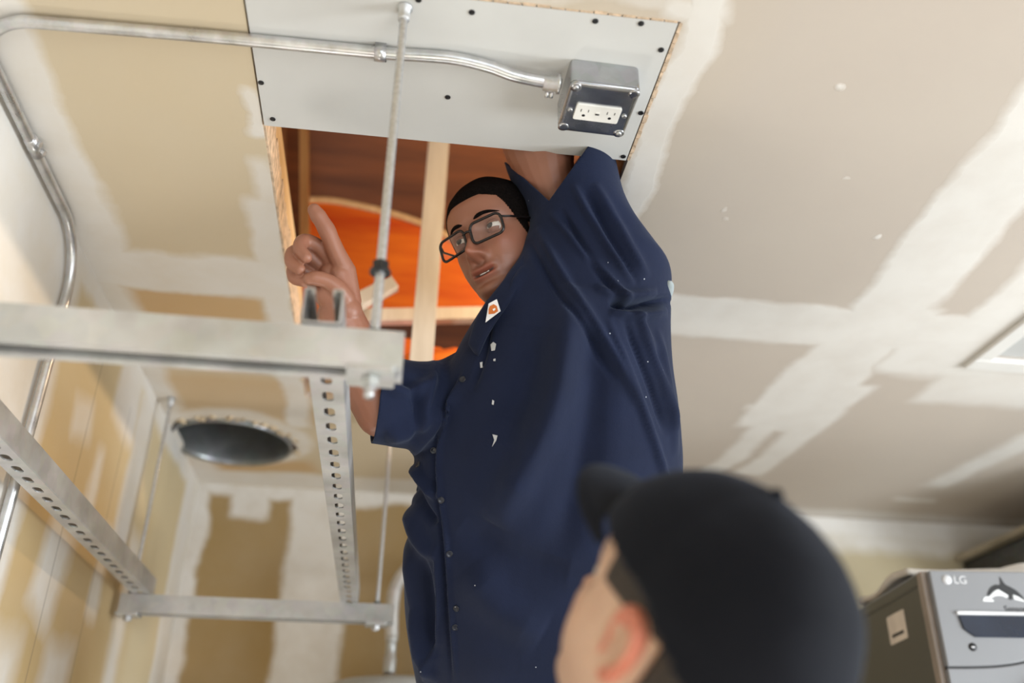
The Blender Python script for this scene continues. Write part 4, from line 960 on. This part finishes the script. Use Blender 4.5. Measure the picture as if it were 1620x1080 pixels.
# ---------------------------------------------------------------- stacked laundry machines at right
YAW = math.radians(-7); TL = pt(1457, 901, 2.05); DW, DD, DH = .686, .755, .985
M_GREY = simple('silver grey enamel', lin(126, 127, 130), .32, noise=3, amt=.04, spec=.6)
M_SIDE = simple('dark graphite side panel', lin(74, 75, 70), .30, noise=3, amt=.08, spec=.6)
M_EDGE = simple('taupe plastic front edge', lin(140, 128, 118), .35)
M_DARKB = simple('dark blue display glass', lin(30, 40, 56), .12, spec=.8)
M_CHROME = metal('chrome ring', lin(215, 218, 222), .15, 10, 1.0, .05)
M_GLASSD = simple('dark door glass', lin(26, 30, 40), .08, spec=.9)
M_INK = simple('black ink', lin(24, 24, 26), .5); M_LOGO = simple('pale logo print', lin(214, 214, 216), .4); M_STICK = simple('cream sticker', lin(214, 202, 188), .6); M_ORCAW = simple('white ink', lin(226, 228, 228), .5)
def text(name, s, size, loc, rot, mat, parent, ext=.0004, font_shear=0):
    cu = bpy.data.curves.new(name, 'FONT'); cu.body = s; cu.size = size; cu.extrude = ext; cu.resolution_u = 4
    o = bpy.data.objects.new(name, cu); C.objects.link(o); o.location = loc; o.rotation_euler = rot
    dg = bpy.context.evaluated_depsgraph_get(); me = bpy.data.meshes.new_from_object(o.evaluated_get(dg)); bpy.data.objects.remove(o)
    me.materials.clear(); o = link(name, me, mat, parent); o.location = loc; o.rotation_euler = rot; return o
def machine(name, top_z, label, cat, upper):
    t = empty(name, (TL[0], TL[1], top_z - DH), label, cat, rotz=YAW); H = DH
    obj('cabinet', box(BM(), (.004, .030, .01), (DW - .004, DD, H - .012)), M_SIDE, t, bevel=.004)
    obj('top_panel', box(BM(), (0, .022, H - .03), (DW, DD + .003, H)), M_SIDE, t, bevel=.006)
    bm = BM(); prism(bm, [(.0, .0), (DW, .0), (DW, H - .001), (0, H - .001)], (1, 0, 0), (0, 0, 1), (0, 1, 0), (0, .006, 0), .028); obj('front_edge', bm, M_EDGE, t, bevel=.003)
    # control panel and lower front with the curved seam
    cxd, rz = DW / 2, .245; cz = H - .165 - rz
    xs = np.linspace(.012, DW - .012, 41); seam = []
    for x in xs:
        d_ = abs(x - cxd); s_ = H - .205 + .055 * math.exp(-(d_ / .14) ** 2); seam.append((float(x), s_))
    bm = BM(); prism(bm, [(xs[0], H - .004)] + seam + [(xs[-1], H - .004)], (1, 0, 0), (0, 0, 1), (0, 1, 0), (0, -.012, 0), .02); fp = obj('control_panel', bm, M_GREY, t, bevel=.003)
    bm = BM(); prism(bm, [(xs[0], .02)] + [(x, z - .004) for x, z in seam] + [(xs[-1], .02)], (1, 0, 0), (0, 0, 1), (0, 1, 0), (0, -.010, 0), .018); obj('front_panel', bm, M_GREY, t, bevel=.002)
    bm = BM(); prism(bm, [(x, z + .0015) for x, z in seam] + [(x, z - .0055) for x, z in seam[::-1]], (1, 0, 0), (0, 0, 1), (0, 1, 0), (0, -.0085, 0), .01); obj('seam_gap', bm, M_BLACK, t)
    d = (0, -1, 0)
    bm = BM(); lathe(bm, (cxd, -.011, cz), d, [(rz, 0), (rz, .004), (rz - .010, .006), (rz - .012, .003)], 64); obj('door_gasket_ring', bm, M_BLACK, t, True)
    bm = BM(); lathe(bm, (cxd, -.011, cz), d, [(rz - .012, 0), (rz - .014, .018), (rz - .03, .030), (rz - .06, .028), (rz - .075, .018), (rz - .08, .0)], 64); dr = obj('door', bm, M_CHROME, t, True)
    bm = BM(); lathe(bm, (cxd, -.012, cz), d, [(rz - .078, 0), (rz - .08, .016), (rz - .10, .024), (.06, .034), (.001, .036)], 64); obj('door_glass', bm, M_GLASSD, dr, True)
    bm = BM(); prism(bm, [(.055, .0), (.060, -.028), (.082, -.045), (DW - .082, -.045), (DW - .06, -.028), (DW - .055, 0)], (1, 0, 0), (0, 0, 1), (0, 1, 0), (0, -.0165, H - .100), .008); dp = obj('display', bm, M_DARKB, t, bevel=.002)
    bm = BM(); prism(bm, [(.052, .001), (DW - .052, .001), (DW - .052, .0085), (.052, .0085)], (1, 0, 0), (0, 0, 1), (0, 1, 0), (0, -.0185, H - .100), .010); obj('display_trim', bm, M_LOGO, t, bevel=.002)
    bm = BM(); lathe(bm, (.225, -.0165, H - .123), d, [(.010, 0), (.010, .006), (.008, .009), (.001, .009)], 24); obj('dial', bm, M_DARKSTEEL, dp, True)
    for i in range(3):
        bm = BM(); lathe(bm, (.32 + .045 * i, -.0165, H - .123), d, [(.008, 0), (.008, .003), (.001, .003)], 20); obj('button', bm, M_GREY, dp, True)
    bm = BM(); lathe(bm, (.073, -.012, H - .165), d, [(.0085, 0), (.0085, .0012), (.0001, .0012)], 24); bb = obj('power_mark', bm, M_INK, t, True)
    bm = BM(); box(bm, (.0695, -.0145, H - .1665), (.0765, -.0130, H - .1640), None); o = obj('power_mark_bar', bm, M_LOGO, bb)
    if upper:
        bm = BM(); lathe(bm, (.047, -.012, H - .024), d, [(.0105, 0), (.0105, .001), (.0001, .001)], 28); obj('logo_disc', bm, M_LOGO, t, True)
        text('logo_lettering', 'LG', .024, (.061, -.0125, H - .032), (PI / 2, 0, 0), M_LOGO, t)
        text('lettering', 'Sensor Dry', .0175, (.158, -.0125, H - .090), (PI / 2, 0, 0), M_INK, t)
        # leaping orca print
        ox, oz, k = .118, H - .069, .090 / 100
        def print_(nm, poly, mat, lift, par):
            bm = BM(); prism(bm, [(ox + x * k, oz + z * k) for x, z in poly], (1, 0, 0), (0, 0, 1), (0, -1, 0), (0, -.012 - lift, 0), .0006); return obj(nm, bm, mat, par)
        blk = spline([np.array(p, float) for p in [(10, 12), (14, 22), (24, 34), (36, 40), (48, 41), (51, 60), (60, 42), (72, 35), (84, 27), (95, 14), (100, 3), (92, 9), (80, 15), (73, 16), (69, 5), (61, 6), (62, 15), (52, 22), (40, 28), (28, 24), (20, 16)]], 3)
        bk = print_('whale_print', blk, M_INK, 0, t)
        print_('whale_belly_print', [(p[0], p[1]) for p in spline([np.array(p, float) for p in [(12, 9), (22, 17), (30, 23), (40, 28), (50, 22), (61, 14), (57, 9), (46, 13), (32, 13), (20, 8)]], 3)], M_ORCAW, .0007, t)
        print_('whale_belly_print', [(p[0], p[1]) for p in spline([np.array(p, float) for p in [(73, 16), (82, 13), (92, 6), (99, 0), (88, 2), (74, 5)]], 3)], M_ORCAW, .0007, t)
        print_('wave_print', [(p[0], p[1]) for p in spline([np.array(p, float) for p in [(-3, 0), (2, 8), (10, 11), (18, 6), (24, 0), (12, -1)]], 3)], M_ORCAW, .0007, t)
        bm = BM(); prism(bm, rrect(.105, .064, .004), (0, 1, 0), (0, 0, 1), (-1, 0, 0), (.0035, .19, H - .088), .0008); st = obj('side_sticker', bm, M_STICK, t)
        bm = BM(); prism(bm, rrect(.070, .007, .002), (0, 1, 0), (0, 0, 1), (-1, 0, 0), (.0027, .19, H - .103), .0004); obj('sticker_bar', bm, M_INK, st)
    for sx in (.05, DW - .05):
        for sy in (.08, DD - .06):
            bm = BM(); cyl(bm, (sx, sy, 0), (0, 0, 1), .022, .012, 14); obj('foot', bm, M_BLACK, t, True)
    return t
# the machines stand on a low plinth
zt = float(TL[2]); machine('laundry_dryer', zt, 'grey front loading dryer at right, stacked on the washing machine, with whale print', 'dryer', True)
machine('washing_machine', zt - DH - .001, 'grey front loading washing machine under the dryer', 'washer', False)
# things on the dryer
Ry = Matrix.Rotation(YAW, 4, 'Z')
def onD(x, y, z=0): v = Ry @ Vector((x, y, 0)); return (TL[0] + v.x, TL[1] + v.y, zt + z)
M_RAG = cloth('folded pale cloth', lin(206, 198, 188), sheen=.1)
t = bpy.data.objects
bm = BM(); gx, gy_ = 28, 28; vs = [[None] * gy_ for _ in range(gx)]
for i in range(gx):
    for j in range(gy_):
        u, v = i / (gx - 1), j / (gy_ - 1); vs[i][j] = bm.verts.new((.02 + .40 * u, .12 + .34 * v + .02 * math.sin(6 * u), .020 + .012 * math.sin(9 * u + 3 * v) * math.sin(7 * v) + .010 * math.sin(17 * v + 5 * u) * u + (.012 if .3 < u < .8 and .2 < v < .9 else 0)))
for i in range(gx - 1):
    for j in range(gy_ - 1): bm.faces.new((vs[i][j], vs[i + 1][j], vs[i + 1][j + 1], vs[i][j + 1]))
rag = obj('folded_cloth', bm, M_RAG, None, True); rag.location = onD(0, 0, .014); rag.rotation_euler = (0, 0, YAW); tag(rag, 'crumpled pale cloth lying on top of the dryer', 'cloth')
s_ = rag.modifiers.new('s', 'SOLIDIFY'); s_.thickness = .014; s_.offset = -1
# wall shelf running over the machines
WB = simple('shelf board', lin(168, 158, 138), .6, noise=6)
sx0 = 1.98; sz = .86; sh_ = empty('storage_shelf', (sx0 + .2, 2.55, sz), 'shelf of pale board over dark bins above the laundry machines', 'shelf')
obj('shelf_board', box(BM(), (-.2, -.30, 0), (.5, .495, .018)), WB, sh_, bevel=.002)
for x in (-.17, .42): obj('bracket', box(BM(), (x, -.25, -.16), (x + .02, .495, -.002)), M_DARKSTEEL, sh_)
obj('shelf_board', box(BM(), (-.2, -.30, -.20), (.5, .495, -.182)), WB, sh_, bevel=.002)
for k, (x, c_, lab) in enumerate(((2.01, lin(34, 34, 30), 'black storage bin on the shelf, the left one'), (2.22, lin(66, 66, 70), 'dark grey storage bin on the shelf, the right one'))):
    b_ = empty('storage_bin', (x + .10, 2.62, sz - .181), lab, 'bin', 'bins on the shelf'); mm = simple('bin plastic %d' % k, c_, .4)
    bm = BM(); rings(bm, [[Vector((px, py, z)) for px, py in rrect(.17 + z * .1, .5 + z * .1, .02, 4)] for z in (0, .05, .10, .13)]); obj('bin_body', bm, mm, b_, True)
    bm = BM(); prism(bm, rrect(.192, .52, .02), (1, 0, 0), (0, 1, 0), (0, 0, 1), (0, 0, .131), .010); obj('bin_lid', bm, mm, b_, bevel=.002)

# ---------------------------------------------------------------- water heater behind the worker
M_TANK = simple('light grey tank enamel', lin(176, 178, 176), .35, noise=2, amt=.04)
M_FLEX = metal('corrugated flexible pipe', lin(206, 200, 192), .45, 30, .5); M_BRASS = metal('brass fitting', lin(200, 150, 80), .35, 30, .9)
wx, wy, wzt = .07, 2.74, .355; wh = empty('water_heater', (wx, wy, FL), 'light grey water heater tank behind the worker at the bottom edge', 'water heater')
h = wzt - FL; bm = BM(); lathe(bm, (0, 0, 0), (0, 0, 1), [(.225, .03), (.232, .04), (.232, h - .04), (.225, h - .018), (.19, h - .004), (.10, h), (.001, h)], 48); obj('tank', bm, M_TANK, wh, True)
bm = BM(); lathe(bm, (0, 0, h - .05), (0, 0, 1), [(.236, 0), (.237, .012), (.233, .014)], 48); obj('top_band', bm, M_DARKSTEEL, wh, True)
for k in range(3):
    a = k * 2.1; bm = BM(); cyl(bm, (.17 * math.cos(a), .17 * math.sin(a), 0), (0, 0, 1), .025, .035, 14); obj('foot', bm, M_BLACK, wh, True)
px_, py_ = -.055, -.02
bm = BM(); lathe(bm, (px_, py_, h - .006), (0, 0, 1), [(.026, 0), (.026, .010), (.014, .012), (.014, .03)], 24); obj('pipe_nipple', bm, M_BRASS, wh, True)
bm = BM(); lathe(bm, (px_, py_, h + .022), (0, 0, 1), [(.0165, 0), (.0175, .004), (.0175, .040), (.0150, .044), (.0150, .085), (.018, .087), (.018, .10)], 24); obj('dielectric_union', bm, M_STRUT, wh, True)
path = spline([(px_, py_, h + .12), (px_ - .004, py_, h + .20), (px_ + .005, py_ + .01, h + .27), (px_ + .05, py_ + .04, h + .335), (px_ + .13, py_ + .08, h + .34), (px_ + .2, py_ + .2, h + .32), (px_ + .22, py_ + .300, h + .32)], 16)
bm = BM(); tube(bm, path, [.0175 + (.0022 if i % 2 else 0) for i in range(len(path))], 18); obj('flex_pipe', bm, M_FLEX, wh, True)
